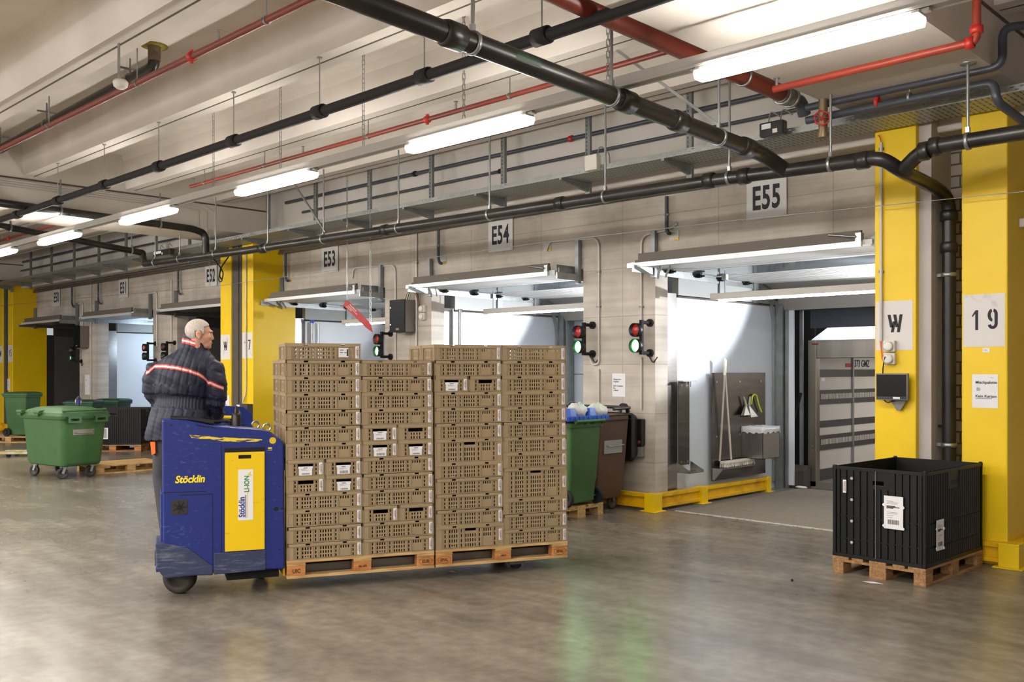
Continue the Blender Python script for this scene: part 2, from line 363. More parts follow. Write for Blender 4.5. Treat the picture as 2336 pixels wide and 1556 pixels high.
# ---------------------------------------------------------------- dock chambers
YB = 12.75                                   # inner face of the outer wall
def chamber(k):
    a, d = edges[k]
    dark = k in (5, 3)  # unlit bays: shade put into darker copies of the panel colours
    pm = mat('shaded_chamber_panel', (84, 80, 78), .6, var=.1, vscale=2) if dark else PANELW
    gm = mat('shaded_upper_panel', (62, 62, 62), .6) if dark else PANELG
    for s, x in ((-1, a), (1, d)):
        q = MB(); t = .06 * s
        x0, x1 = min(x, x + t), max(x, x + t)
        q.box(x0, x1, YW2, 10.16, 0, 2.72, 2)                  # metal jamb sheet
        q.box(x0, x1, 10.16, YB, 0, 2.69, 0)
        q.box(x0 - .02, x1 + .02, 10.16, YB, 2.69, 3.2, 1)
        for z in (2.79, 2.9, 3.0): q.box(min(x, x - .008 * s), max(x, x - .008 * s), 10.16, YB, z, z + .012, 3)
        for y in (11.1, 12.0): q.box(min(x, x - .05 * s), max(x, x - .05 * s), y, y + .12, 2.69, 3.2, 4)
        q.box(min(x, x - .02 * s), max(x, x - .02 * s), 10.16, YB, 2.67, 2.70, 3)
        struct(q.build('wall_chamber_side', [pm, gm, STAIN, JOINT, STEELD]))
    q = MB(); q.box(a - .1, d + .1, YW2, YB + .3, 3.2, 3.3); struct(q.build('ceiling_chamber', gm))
    # outer wall round the truck opening
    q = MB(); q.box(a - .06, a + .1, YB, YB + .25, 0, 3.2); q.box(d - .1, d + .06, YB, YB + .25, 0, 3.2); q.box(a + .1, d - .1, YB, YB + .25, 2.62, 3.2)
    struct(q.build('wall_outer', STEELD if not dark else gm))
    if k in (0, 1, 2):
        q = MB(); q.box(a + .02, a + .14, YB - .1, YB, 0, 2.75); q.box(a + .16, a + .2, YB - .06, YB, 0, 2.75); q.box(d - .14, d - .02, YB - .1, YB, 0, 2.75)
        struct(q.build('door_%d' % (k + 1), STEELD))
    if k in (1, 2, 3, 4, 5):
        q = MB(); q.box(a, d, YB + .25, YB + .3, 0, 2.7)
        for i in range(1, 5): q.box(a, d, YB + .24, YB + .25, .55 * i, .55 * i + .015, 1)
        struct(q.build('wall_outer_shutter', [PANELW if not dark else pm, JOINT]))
for k in range(6): chamber(k)
# dock plate in the floor of the nearest bay
q = MB(); a, d = edges[0]
q.box(a + .35, d, 9.72, 12.8, .002, .012)
for i in range(60): q.box(a + .16, a + .35, 9.75 + i * .05, 9.772 + i * .05, .001, .008, 1)
struct(q.build('floor_dock_plate', [mat('grit_dock_plate', (134, 124, 110), .7, var=.15, vscale=14), STEELD]))
struct(MB().box(a + .3, d, 9.66, 9.72, .002, .010).build('trim_10', mat('worn_white_line', (196, 192, 184), .6, rgb2=(130, 122, 112), vscale=25, lo=.3, hi=.5)))
# ---------------------------------------------------------------- light: fixtures hang on trunking, unseen lamps stand for the hall's other rows, with up-fill added
for y in (-1.2, -7.0):
    for i in range(7):
        area('hall_tube', (-25 + i * 4.7, y, 4.1), 3.6, .35, 250); area('hall_upfill', (-25 + i * 4.7, y, 3.9), 3.6, .35, 60, rot=(pi, 0, 0))  # the up-facing ones are unseen fill added to brighten the ceiling
for i in range(6): area('hall_tube', (-31 + i * 4.7, 1.5, 4.1), 2.5, .25, 60)
area('hall_upfill', (-14, -4.5, 2.9), 34, 1.6, 620, rot=(rad(112), 0, 0))  # unseen strip added, tilted to light beam faces more than the soffit
# ================================================================ services under the ceiling
struct(MB().box(-46, -3.9, 9.6, YW2 + .2, 4.02, 4.1).build('trim_20', mat('brown_grey_soffit', (110, 100, 90), .9)))  # soffit added to close the gap that leaked world light
def ztop(y): return (ZS if any(abs(y - s) < .2 for s in ys) else ZC) - .003
# ---- trunking with tube lights
YR = 5.7; ZR = 3.89
r = MB(); r.box(-34, 2.5, YR - .045, YR + .045, ZR, ZR + .075)
for s in (-1, 1): r.box(-34, 2.5, YR + s * .047 - .003, YR + s * .047 + .003, ZR - .012, ZR + .012)
tag(r.build('light_trunking', FIXT, bevel=.004), 'long grey trunking rail carrying the row of tube lights under the ceiling', 'rail')
def fixture():
    t = thing('ceiling_tube_light', '', 'ceiling light', (0, 0, 0)); Lh = .78
    b = MB(); b.box(-Lh, Lh, -.05, .05, -.022, 0)
    for s in (-1, 1): b.box(s * Lh - .05, s * Lh + .05, -.03, .03, -.012, .004)
    b.build('housing', FIXT, t, .003, False)
    q = MB(); prof = [(-.062, -.02), (-.07, -.045), (-.05, -.088), (.05, -.088), (.07, -.045), (.062, -.02)]
    q.prism(prof, lambda u, v, a: (a, u, v), -Lh + .06, Lh - .06)
    q.build('lens', LAMP, t, .006, False)
    for s in (-1, 1):
        e = MB(); e.prism([(x * .99, z) for x, z in prof], lambda u, v, a: (a, u, v), min(s * (Lh - .06), s * (Lh + .0)), max(s * (Lh - .06), s * Lh))
        e.build('end_cap', CLEAR, t, .006, False)
    return t
fx = fixture()
spans = [(1597, 2098), (933, 1211), (543, 718), (278, 400), (90, 182), (-24, 22)]
lab = ['tube light nearest the camera, glowing below the white cross beam', 'tube light second from the right, in the middle of the ceiling', 'tube light above the E53 sign, third from the right', 'tube light fourth from the right, near the cross drain pipe', 'tube light fifth from the right, above the E51 bay', 'tube light cut off at the left edge of the photo']
for i, (x0, x1) in enumerate(spans):
    X = (onY(x0, 300, YR).x + onY(x1, 300, YR).x) / 2
    o = fx if i == 0 else dup(fx)
    o.location = (X, YR, ZR - .0135); o['label'] = lab[i]; o['group'] = 'tube lights on the trunking'
# chains that hold the trunking
def chain(p0, p1, label, cat='chain', r=.006, name='hanging_chain', group='chains hanging from the ceiling'):
    b = MB(); p0, p1 = Vector(p0), Vector(p1); n = max(2, int((p1 - p0).length / .045)); d = (p1 - p0) / n
    for i in range(n):
        a = p0 + d * (i - .12); e = p0 + d * (i + 1.12)
        w = Vector((.012, .004, 0)) if i % 2 else Vector((-.004, .012, 0))
        b.beam(a + w, e + w, .0045, .0045); b.beam(a - w, e - w, .0045, .0045); b.beam(a - w, a + w, .0045, .0045)
    return tag(b.build(name, STEEL), label, cat, group)
for px, lb in ((1387, 'chain holding the trunking beside the long drain pipe'), (1058, 'chain holding the trunking above the middle tube light'), (829, 'chain holding the trunking left of the middle tube light'), (640, 'chain holding the trunking near the third tube light'), (487, 'right one of two chains above the E52 sign side of the trunking')):
    p = onY(px, 300, YR); chain((p.x, YR, ZC if px != 1387 else ZC), (p.x, YR, ZR + .07), lb)
p = onY(478, 400, 8.3); chain((p.x, 8.3, ZS), (p.x, 8.3, 3.25), 'long loose chain dangling in front of the E52 sign')
# ---- black foam pipe with collars and rods
YI = 5.1
P = [onY(-40, 516.5, YI), onY(1560, -27, YI)]; P[0] = P[0]; zI = (P[0].z + P[1].z) / 2
t = thing('insulated_pipe', 'long black foam-insulated pipe on thin rods crossing under the beams', 'pipe', (P[0].x, YI, zI))
MB().tube([(-19, YI, P[0].z), (P[1].x + 2.5, YI, P[1].z)], .047, 14).build('pipe_run', INSUL, t)
zat = lambda x: P[0].z + (P[1].z - P[0].z) * (x - P[0].x) / (P[1].x - P[0].x)
for cx in (40, 132, 238, 362, 533, 729, 968, 1236):
    q = onY(cx, 300, YI); x = q.x; b = MB(); z = zat(x)
    b.lathe([(.047, -.07), (.066, -.07), (.066, .07), (.05, .07), (.047, .045)], 16, (x, YI, z), (1, 0, 0)); b.build('collar', INSUL, t)
    b = MB(); b.cyl((x, YI, z + .06), (x, YI, ztop(YI)), .006, 6); b.cyl((x, YI, ztop(YI) - .012), (x, YI, ztop(YI)), .025, 8); b.build('hanger_rod', STEEL, t)
# ---- red sprinkler pipes
def sprinkler(name, label, x0, x1, Y, Z, r, heads, clamps, couplings=()):
    t = thing(name, label, 'pipe', (x0, Y, Z))
    MB().tube([(x0, Y, Z), (x1, Y, Z)], r, 12).build('pipe_run', REDP, t)
    for x in heads:
        b = MB(); b.cyl((x, Y, Z + r * .8), (x, Y, Z + r + .03), .013, 8); b.cyl((x, Y, Z + r + .03), (x, Y, Z + r + .075), .006, 6)
        for s in (-1, 1): b.tube([(x + s * .012, Y, Z + r + .03), (x + s * .016, Y, Z + r + .055), (x + s * .004, Y, Z + r + .075)], .003, 5)
        b.cyl((x, Y, Z + r + .074), (x, Y, Z + r + .08), .022, 10); b.build('sprinkler_head', STEELD, t)
    for x in clamps:
        b = MB(); b.lathe([(r, -.012), (r + .006, -.012), (r + .006, .012), (r, .012)], 14, (x, Y, Z), (1, 0, 0)); b.cyl((x, Y, Z + r), (x, Y, ztop(Y)), .006, 6); b.beam((x, Y - r - .02, Z), (x, Y + r + .02, Z), .012, .02); b.build('pipe_clamp', STEELD, t)
    for x in couplings:
        b = MB(); b.lathe([(r, -.03), (r + .014, -.025), (r + .014, .025), (r, .03)], 14, (x, Y, Z), (1, 0, 0)); b.beam((x, Y, Z - r - .03), (x, Y, Z + r + .03), .03, .02); b.build('coupling', REDF, t)
    return t
Ya = 3.96; za = 4.5; X = lambda px, Y, py=300: onY(px, py, Y).x
sprinkler('sprinkler_pipe', 'red sprinkler pipe running past the smoke detector at upper left', -17.5, 1, Ya, za, .03, [X(499, Ya)], [X(608, Ya), X(313, Ya), X(112, Ya)], [X(437, Ya)])
Yb = 6.77; zb = 4.5
sprinkler('sprinkler_pipe', 'thin red sprinkler pipe ending above the third tube light', X(435, Yb), -4.05, Yb, zb, .026, [X(442, Yb), X(691, Yb), X(1040, Yb), X(1566, Yb)], [X(604, Yb), X(840, Yb), X(1163, Yb), X(467, Yb)], [X(975, Yb)])
sprinkler('sprinkler_pipe', 'red sprinkler pipe in the far bay at the left edge', -30, X(155, Yb), Yb, zb, .026, [X(122, Yb), X(5, Yb)], [X(62, Yb)], [X(20, Yb)])
# ---- black ceiling drain with elbow, upper left
t = thing('ceiling_drain', 'black drain pipe rising through a hole in the ceiling, upper left', 'pipe', (-9.4, 4.587, 4.9))
el = onY(352, 152, 4.587); fr = onY(-20, 352, 4.587); top = Vector((el.x, 4.587, ZC))
MB().tube(bend([fr, el, el + Vector((0, 0, .3))], .1), .062, 14).build('pipe_run', BLACKP, t)
MB().tube([el + Vector((0, 0, .06)), top], .066, 14).build('rusty_sleeve', mat('rusty_sleeve', (78, 40, 28), .7, rgb2=(120, 108, 90), vscale=8), t)
MB().lathe([(.066, 0), (.14, .0), (.14, -.012), (.066, -.012)], 18, top).build('collar', mat('yellowed_foam', (150, 134, 40), .9, var=.4, vscale=20), t)
for px in (310, 134, 8):
    p = fr + (el - fr) * ((px + 20) / 372); b = MB(); b.lathe([(.062, -.02), (.07, -.02), (.07, .02), (.062, .02)], 14, p, (1, 0, .02)); b.cyl(p, (p.x, p.y, ZC), .01, 6); b.beam((p.x, p.y - .12, ZC - .12), (p.x, p.y + .12, ZC - .12), .02, .02); b.build('pipe_clamp', STEELD, t)
# ---- smoke detector
p = onY(275, 190, 3.62); t = thing('smoke_detector', 'white round smoke detector on a bracket under the upper left beam', 'smoke detector', p)
MB().lathe([(.0, -.05), (.035, -.05), (.06, -.03), (.066, .0), (.066, .012), (.05, .03), (0, .03)], 20, p).build('sensor_head', WHITEP, t)
MB().box(p.x - .045, p.x - .005, p.y - .01, p.y + .0, p.z + .02, ZS + .0).build('bracket', STEEL, t)
# ---- long black drain pipes
def sleeve(b, p, d, r, L=.11): MB().lathe([(r, -L / 2), (r + .016, -L / 2), (r + .016, L * .3), (r + .006, L / 2), (r, L / 2)], 18, p, d).build('socket_joint', BLACKP, t)
def clampring(b, p, d, r, up=None, m=1):
    b.lathe([(r, -.014), (r + .009, -.014), (r + .009, .014), (r, .014)], 18, p, d, m)
    b.beam(Vector(p) + UP * r, Vector(p) + UP * (r + .05), .03, .03, m)
    if up is not None: b.cyl(Vector(p) + UP * (r + .03), (p[0], p[1], up), .012, 8, m=m)
YP = 8.0; RP = .062
t = thing('drain_pipe', 'black drain pipe on clamps along the dock wall and down between the pillars', 'pipe', onY(1400, 440, YP))
run = [onY(330, 602, YP), onY(560, 572, YP), onY(1115, 490, YP), onY(1380, 449, YP), onY(1660, 407, YP), onY(1960, 367, YP)]
XJ = onY(2165, 480, 9.27)
dn = [onY(1960, 367, YP), onY(2010, 360, YP), onY(2060, 392, 8.15), onY(2135, 428, 9.0), Vector((XJ.x, 9.27, onY(2165, 455, 9.27).z)), Vector((XJ.x, 9.27, 0))]
MB().tube(bend(run[:-1] + dn, .2), RP, 16).build('pipe_run', BLACKP, t)
br = [onY(2062, 385, 8.12), onY(2095, 352, 8.0), onY(2130, 334, 7.95), onY(2420, 288, 7.95)]
MB().tube(bend(br, .12), RP, 16).build('branch', BLACKP, t)
b = MB()
dX = Vector((1, 0, .03))
for px, py in ((880, 525), (1280, 464), (1620, 412), (1700, 402), (600, 567), (1970, 366)): sleeve(b, onY(px, py, YP), dX, RP)
for px, py, Y in ((2135, 334, 7.95), (2110, 345, 7.95)): sleeve(b, onY(px, py, Y), dX, RP, .08)
for z in (3.2, 2.9): sleeve(b, (XJ.x, 9.27, z), (0, 0, 1), RP, .1)
for px, py in ((354, 599), (410, 591), (492, 579), (611, 565), (738, 546), (909, 521), (1117, 490), (1381, 449), (1664, 406), (1895, 375)):
    b = MB(); clampring(b, onY(px, py, YP), dX, RP, ZX if px > 1880 else ZS, 0); b.build('pipe_clamp', STEEL, t)
b = MB(); b.beam(onY(743, 530, YP), onY(620, 340, 8.3), .022, .022); b.build('brace', STEEL, t)
for px, py in ((2208, 322),):
    b = MB(); clampring(b, onY(px, py, 7.95), dX, RP, ZX, 0); b.lathe([(.06, 0), (.06, -.01), (.012, -.012)], 12, (onY(px, py, 7.95).x, 7.95, ZX)); b.build('pipe_clamp', STEEL, t)
for py in (627, 1015):
    z = onY(2165, py, 9.27).z; b = MB(); b.lathe([(RP, -.02), (RP + .01, -.02), (RP + .01, .02), (RP, .02)], 18, (XJ.x, 9.27, z)); b.beam((XJ.x - .21, 9.27, z + .0), (XJ.x - .05, 9.27, z), .03, .03); b.box(XJ.x - .222, XJ.x - .2, 9.31, 9.41, z - .05, z + .05); b.build('wall_bracket', STEEL, t)
b = MB(); z = onY(2165, 973, 9.27).z; b.beam((XJ.x - .22, 9.3, z), (XJ.x - .03, 9.3, z), .03, .025); b.build('dark_bar', BLACKM, t)
# big diagonal drain from the hall
t = thing('cross_drain', 'thick black drain pipe crossing the ceiling toward the wall drain', 'pipe', onY(1740, 360, YP))
J = onY(1790, 388, YP); A = onY(1738, 350, YP - .25); XD = A.x; B = Vector((XD, 1.2, A.z + .22))
far = onX(820, 0, XD); dz = (far.z - A.z) / (far.y - A.y); B = Vector((XD, .6, A.z + dz * (.6 - A.y)))
RD = .07; MB().tube(bend([B, A, J], .15), RD, 18).build('pipe_run', BLACKP, t)
b = MB(); dY = Vector((0, -1, -dz))
def at_px(px): p = onX(px, 200, XD); return Vector((XD, p.y, A.z + dz * (p.y - A.y)))
for px in (1030, 1425, 1545, 1700): sleeve(b, at_px(px), dY, RD, .16)
b = MB(); q = at_px(1190)
for k in range(4):
    a0, a1 = rad(150 + k * 14), rad(164 + k * 14); f = lambda a, s_: q + Vector((0, dY.y * s_, dY.z * s_)) + Vector((-cos(a) * (RD + .002), 0, sin(a) * (RD + .002)))
    b.add([f(a0, -.12), f(a1, -.12), f(a1, .12), f(a0, .12)], [(0, 1, 2, 3)])
b.build('green_sticker', mat('green_sticker_print', (36, 66, 40), .5), t)
for px in (1078, 1395, 1640):
    p = at_px(px); b = MB(); clampring(b, p, dY, RD, ZS if px < 1600 else ZC, 0); b.build('pipe_clamp', STEEL, t)
    q = p + UP * .1
    if px != 1395: b = MB(); b.beam(q, onX(1408, 115, -5.4) if px > 1500 else (q.x - .35, q.y + .35, ZS), .024, .024); b.build('brace', STEEL, t)
for i, (x, pts, cl) in enumerate(((-17.75, ((326, 577), (0, 515)), (300, 24)), (-15.28, ((440, 522), (0, 463)), (365, 138)))):
    t = thing('cross_drain', ('black drain pipe crossing the far left bay into the lower elbow', 'black drain pipe along the far white cross beam, upper elbow')[i], 'pipe', (x, 8, 4))
    a = onX(pts[0][0], pts[0][1], x); c = onX(*pts[1], x); e = Vector((x, YP, a.z)); f = c + (c - a) * .4; end = (run[0], onY(470, 580, YP))[i]
    MB().tube(bend([f, a, Vector((x, YP, a.z - .06)), end], .18), .06, 14).build('pipe_run', BLACKP, t)
    for px in cl:
        p = onX(px, 500, x); p = Vector((x, p.y, a.z + (c.z - a.z) * (p.y - a.y) / (c.y - a.y))); b = MB(); clampring(b, p, (0, 1, 0), .06, ZS, 0); b.build('pipe_clamp', STEELD, t)
# ---- thick red main with grey coupling and pipes under the right cross beam
t = thing('sprinkler_main', 'thick red pipe ending in a grey clamped coupling beside the white beam', 'pipe', onY(1790, 215, 7.9))
XM = -4.22; p0 = onX(1467, 73, XM); p1 = onX(1782, 213, XM); d = (p1 - p0).normalized(); RM = .075
MB().tube([p0 - d * 3.2, p1], RM, 20).build('pipe_run', REDP, t)
b = MB(); b.cyl(p1 - d * .02, p1 + d * .2, RM + .012, 18); b.build('grey_coupling', GREYPL, t)
b = MB(); b.lathe([(RM + .012, -.02), (RM + .024, -.02), (RM + .024, .02), (RM + .012, .02)], 18, p1 + d * .03, d); b.build('pipe_clamp', STEEL, t); b = MB(); b.lathe([(RM + .012, -.015), (RM + .02, -.015), (RM + .02, .015), (RM + .012, .015)], 18, p1 + d * .17, d); b.build('pipe_clamp', STEEL, t); b = MB()
b.lathe([(RM, -.012), (RM + .01, -.012), (RM + .01, .012), (RM, .012)], 18, p1 - d * .65, d); b.cyl(p1 - d * .65, (XM, (p1 - d * .65).y, ZC - .004), .008, 6); b.build('pipe_clamp', STEEL, t)
w = p1 + d * .2; MB().tube(bend([w, w + d * .18, onY(1835, 262, w.y + .25)], .1), .06, 14).build('grey_elbow', GREYP, t)
Yg = 8.16
t = thing('grey_pipe', 'dark grey pipe rising at its right end beside the white beam', 'pipe', onY(2000, 212, Yg))
pr = onY(2287, 150, Yg); MB().tube(bend([onY(1840, 246, Yg), pr, (pr.x, Yg, onY(2290, 62, Yg).z), (pr.x + 1, Yg + .5, onY(2290, 62, Yg).z)], .09), .034, 12).build('pipe_run', GREYP, t)
t = thing('grey_pipe', 'lower dark grey pipe dropping in front of the tray to the right', 'pipe', onY(2000, 240, Yg))
pr = onY(2268, 188, Yg); q = onY(2274, 232, Yg); MB().tube(bend([onY(1840, 275, Yg), pr, q, onY(2345, 285, Yg + .4)], .07), .036, 12).build('pipe_run', GREYP, t)
b = MB(); p = onY(2075, 222, Yg); b.lathe([(.036, -.012), (.045, -.012), (.045, .012), (.036, .012)], 12, p, (1, 0, 0)); b.cyl(p, (p.x, p.y, ZX), .008, 6); b.build('pipe_clamp', STEEL, t)
b = MB(); p = onY(2002, 234, Yg); b.lathe([(.036, -.016), (.055, -.012), (.055, .012), (.036, .016)], 12, p, (1, 0, 0)); b.build('red_coupling', REDF, t)
Yr = 7.2
t = thing('sprinkler_pipe', 'bright red sprinkler pipe below the white beam, elbow up at right', 'pipe', onY(2000, 150, Yr))
pr = onY(2228, 94, Yr); MB().tube(bend([onY(1765, 204, Yr), pr, (pr.x, Yr, 5.1)], .05), .03, 14).build('pipe_run', mat('bright_red_sprinkler', (158, 60, 44), .4), t)
b = MB(); b.lathe([(.03, -.03), (.046, -.026), (.046, .026), (.03, .03)], 14, onY(2213, 98, Yr), (1, 0, 0)); b.build('coupling', REDF, t); b = MB(); b.lathe([(.03, -.03), (.046, -.026), (.046, .026), (.03, .03)], 14, (pr.x, Yr, onY(2240, 65, Yr).z)); b.build('coupling', REDF, t)
for px, py in ((1772, 202),):
    p = onY(px, py, Yr); MB().cyl(p, p + UP * .09, .014, 8).cyl(p + UP * .08, p + UP * .09, .028, 10).build('sprinkler_head', STEELD, t)
# hanger rods under the right cross beam
for px, py0, py1, lb in ((1900, 192, 372, 'steel rod from the white beam to the drain pipe, left of the pillar'),):
    pass
# ---- grey wall pipes on the white wall
for i, (x0, x1, Z, r) in enumerate(((X(650, 9.2), -4.1, 4.72, .028), (X(690, 9.22), -4.1, 4.49, .02))):
    t = thing('wall_pipe', ('upper dark grey pipe along the white wall behind the tray struts', 'lower dark grey pipe along the white wall behind the tray struts')[i], 'pipe', (x0, 9.22, Z))
    MB().tube([(x0, 9.22, Z), (x1, 9.22, Z)], r, 10).build('pipe_run', GREYP, t)
    for px in ((1303, 947) if i == 0 else (1142,)):
        p = X(px, 9.22); b = MB(); b.lathe([(r, -.03), (r + .014, -.026), (r + .014, .026), (r, .03)], 12, (p, 9.22, Z), (1, 0, 0)); b.build('coupling', REDF if i == 0 and px == 1303 else BLACKM, t)
for i, Z in enumerate((4.72, 4.49)):
    t = thing('wall_pipe', ('upper dark grey pipe on the wall of the far left bay', 'lower dark grey pipe on the wall of the far left bay')[i], 'pipe', (-26, 9.22, Z))
    MB().tube([(-28 - i, 9.22, Z), (-17, 9.22, Z)], .03 - .008 * i, 10).build('pipe_run', GREYP, t)
# ---- perforated cable tray with its struts
ZT = 4.05; YT0, YT1 = 8.5, 8.98; TX0, TX1 = -30.5, 1.0
t = thing('cable_tray', 'galvanised perforated cable tray hung on struts along the dock wall', 'cable tray', (-10, YT0, ZT))
tm = bpy.data.materials.new('perforated_tray'); tm.use_nodes = True; nt = tm.node_tree; L = nt.links.new; bs = nt.nodes['Principled BSDF']
bs.inputs['Metallic'].default_value = .3; bs.inputs['Roughness'].default_value = .38
tc = nt.nodes.new('ShaderNodeTexCoord'); sp = nt.nodes.new('ShaderNodeSeparateXYZ'); L(tc.outputs['Object'], sp.inputs[0])
def mth(op, a, v=None, bb=None):
    n = nt.nodes.new('ShaderNodeMath'); n.operation = op; L(a, n.inputs[0])
    if v is not None: n.inputs[1].default_value = v
    if bb is not None: L(bb, n.inputs[1])
    return n.outputs[0]
fx_ = mth('PINGPONG', sp.outputs[0], .025); row = mth('LESS_THAN', fx_, .0065)
fy_ = mth('PINGPONG', sp.outputs[1], .05); ln = mth('GREATER_THAN', fy_, .012)
hole = mth('MULTIPLY', row, None, ln)
mx = nt.nodes.new('ShaderNodeMixRGB'); mx.inputs[1].default_value = (*lin((172, 176, 174)), 1); mx.inputs[2].default_value = (*lin((46, 46, 44)), 1); L(hole, mx.inputs[0]); L(mx.outputs[0], bs.inputs['Base Color'])
b = MB(); b.box(TX0, TX1, YT0, YT1, ZT - .002, ZT); b.build('tray_floor', tm, t)
for y in (YT0, YT1):
    b = MB(); n = 0; x = TX0
    hs = []
    if y == YT0:
        xx = -16.0
        while xx < 0.5:
            hs.append((xx, xx + .028, ZT + .012, ZT + .02)); hs.append((xx + .04, xx + .068, ZT + .036, ZT + .044)); xx += .08
    b.panel([TX0, TX1], [ZT, ZT + .06], hs, lambda u, v, dd: (u, y + dd, v), .003)
    b.build('side_rail', STEEL, t)
k = 0; x = -7.49 + 1.485
holes_s = [(-.008, .008, ZT - .05 + i * .05, ZT - .02 + i * .05) for i in range(21)]
while x > -30:
    b = MB(); b.panel([x - .035, x + .035], [ZT - .16, ZC], [(x + h[0] - .012, x + h[1] - .012, h[2], h[3]) for h in holes_s] if x > -14 else [], lambda u, v, dd: (u, YT1 + .02 + dd, v), .004)
    b.box(x - .037, x - .033, YT1 + .02, YT1 + .06, ZT - .16, ZC); b.box(x + .033, x + .037, YT1 + .02, YT1 + .06, ZT - .16, ZC)
    b.build('strut', STEELD, t)
    b = MB(); b.prism([(YT0 - .01, ZT - .004), (YT0 - .01, ZT - .03), (YT1 + .03, ZT - .11), (YT1 + .03, ZT - .004)], lambda u, v, a: (a, u, v), x - .02, x + .02); b.build('cantilever_arm', STEELD, t)
    x -= 1.485
# cable bundle under the tray, against the wall
b = MB()
for i, z in enumerate((3.98, 3.95, 3.92)): b.tube([(-29, 9.62 - i * .015, z), (-3.95, 9.62 - i * .015, z)], .018, 8)
tag(b.build('cable_bundle', mat('dusty_cables', (96, 86, 76), .8, var=.2, vscale=9)), 'bundle of dusty cables fixed along the top of the concrete wall', 'cable')
# ---- boxes and valve on the tray
p = onY(1353, 374, 8.47); t = thing('junction_box', 'small white junction box on the front of the cable tray', 'junction box', p)
MB().box(p.x - .09, p.x + .09, 8.42, 8.5, p.z - .08, p.z + .1).build('case', WHITEP, t, .01)
MB().tube(bend([p + Vector((.06, 0, .09)), p + Vector((.1, 0, .2)), p + Vector((.22, .02, .1)), p + Vector((.22, .03, -.02))], .08), .007, 6).build('cable_loop', GREYPL, t)
def ballast(px0, px1, py0, py1, Y, label):
    a = onY(px0, py1, Y); c = onY(px1, py0, Y); t = thing('terminal_box', label, 'electrical box', a)
    MB().box(a.x, c.x, Y - .1, Y, a.z, c.z).build('case', mat('smoked_box', (52, 52, 54), .25, var=.2, vscale=8), t, .015)
    mx_, mz = (a.x + c.x) / 2, (a.z + c.z) / 2
    MB().box(a.x + .03, mx_, Y - .104, Y - .1, c.z - .07, c.z - .02).build('paper_tag', PAPER, t)
    MB().box(mx_ + .02, mx_ + .07, Y - .103, Y - .1, a.z + .02, a.z + .06).build('switch', WHITEP, t)
    for q in (.3, .8): MB().tube(bend([(a.x + (c.x - a.x) * q, Y - .05, c.z), (a.x + (c.x - a.x) * q + .02, Y - .05, c.z + .12), (a.x + (c.x - a.x) * q + .12, Y - .03, c.z + .04)], .06), .007, 6).build('cable', GREYPL, t)
    return t
ballast(1743, 1797, 275, 318, 8.46, 'dark smoked terminal box on the tray left of the red valve')
ballast(360, 398, 567, 588, 8.46, 'dark terminal box on the tray above the far left docks')
p = onY(1873, 290, 8.1); t = thing('valve', 'brass valve with red handwheel in front of the tray', 'valve', p)
b = MB(); b.tube(bend([p + Vector((.02, .0, .28)), p + Vector((.02, 0, .03)), p + Vector((.02, 0, -.06))], .05), .04, 12); b.cyl(p + Vector((.02, 0, -.06)), p + Vector((.02, 0, -.1)), .05, 14); b.build('body', mat('dull_brass', (150, 132, 104), .4, .7), t)
b = MB(); u = Vector((.5, -.8, .1)).normalized(); a = u.orthogonal().normalized(); c2 = u.cross(a); ctr = p + u * .09 + UP * .05
b.tube([ctr + a * (.065 * (1 + .06 * cos(k * pi * 2 / 4)) * cos(k * pi / 12)) + c2 * (.065 * (1 + .06 * cos(k * pi / 2)) * sin(k * pi / 12)) for k in range(24)], .008, 6, closed=True)
for k in range(5): b.cyl(ctr, ctr + a * (.065 * cos(k * 2 * pi / 5)) + c2 * (.065 * sin(k * 2 * pi / 5)), .005, 6)
b.cyl(ctr, p + UP * .05, .01, 8); b.build('handwheel', REDF, t)
# ---- thin steel wire across the bays
b = MB(); Yw = 8.9
b.tube([onY(-10, 698, Yw), onY(500, 652, Yw), onY(1245, 552, Yw), onY(1700, 500, Yw), onY(2345, 436, Yw)], .004, 6)
tag(b.build('steel_wire', STEEL), 'thin steel wire stretched across the front of the docks', 'wire')
# ---- dark loop of cable near E52
b = MB(); Yl = 8.9; lp = [onY(483, 585, Yl), onY(505, 612, Yl), onY(500, 628, Yl), onY(506, 640, Yl), onY(510, 622, Yl), onY(503, 612, Yl), onY(524, 582, Yl)]
b.tube(bend(lp, .15), .012, 6); b.tube(bend([onY(503, 612, Yl), onY(498, 640, Yl), onY(505, 645, Yl), onY(509, 628, Yl)], .1), .01, 6)
tag(b.build('cable_loop', BLACKM), 'knotted dark cable loop hanging over the pillar by the E52 sign', 'cable')
# ---- cables along the far cross beam and the conduits on its end
b = MB()
for i in range(4): b.tube([(-15.33, 1.5, 4.6 - i * .035), (-15.33, 8.0 - i * .15, 4.6 - i * .035)] + ([(-15.33, 8.2 - i * .15, 4.5), (-15.33, 8.2 - i * .15, 4.1)] if i < 3 else []), .01, 6)
tag(b.build('surface_cables', LTUBE), 'grey cables clipped along the side of the far cross beam', 'cable')
# ================================================================ dock furniture
# ---- bay number signs
for k in range(6):
    c = DOCK[k]; n = 'E%d' % (55 - k); yf = YW - .022
    t = thing('bay_sign', 'white square wall sign reading %s above its dock door' % n, 'sign', (c, yf, 3.46), 0, 'bay number signs')
    MB().box(c - .25, c + .25, yf, yf + .006, 3.46, 3.97).build('plate', SIGNW, t)
    if k < 4:
        b = MB()
        for sx in (-.225, .225):
            b = MB(); b.cyl((c + sx, yf, 3.485), (c + sx, yf - .006, 3.485), .007, 8); b.build('screw', STEEL, t)
    text('lettering', n, .37, INK, t, (c, yf, 3.575), (1, 0, 0), (0, 0, 1), .62, .010, 'CENTER', 1.08)
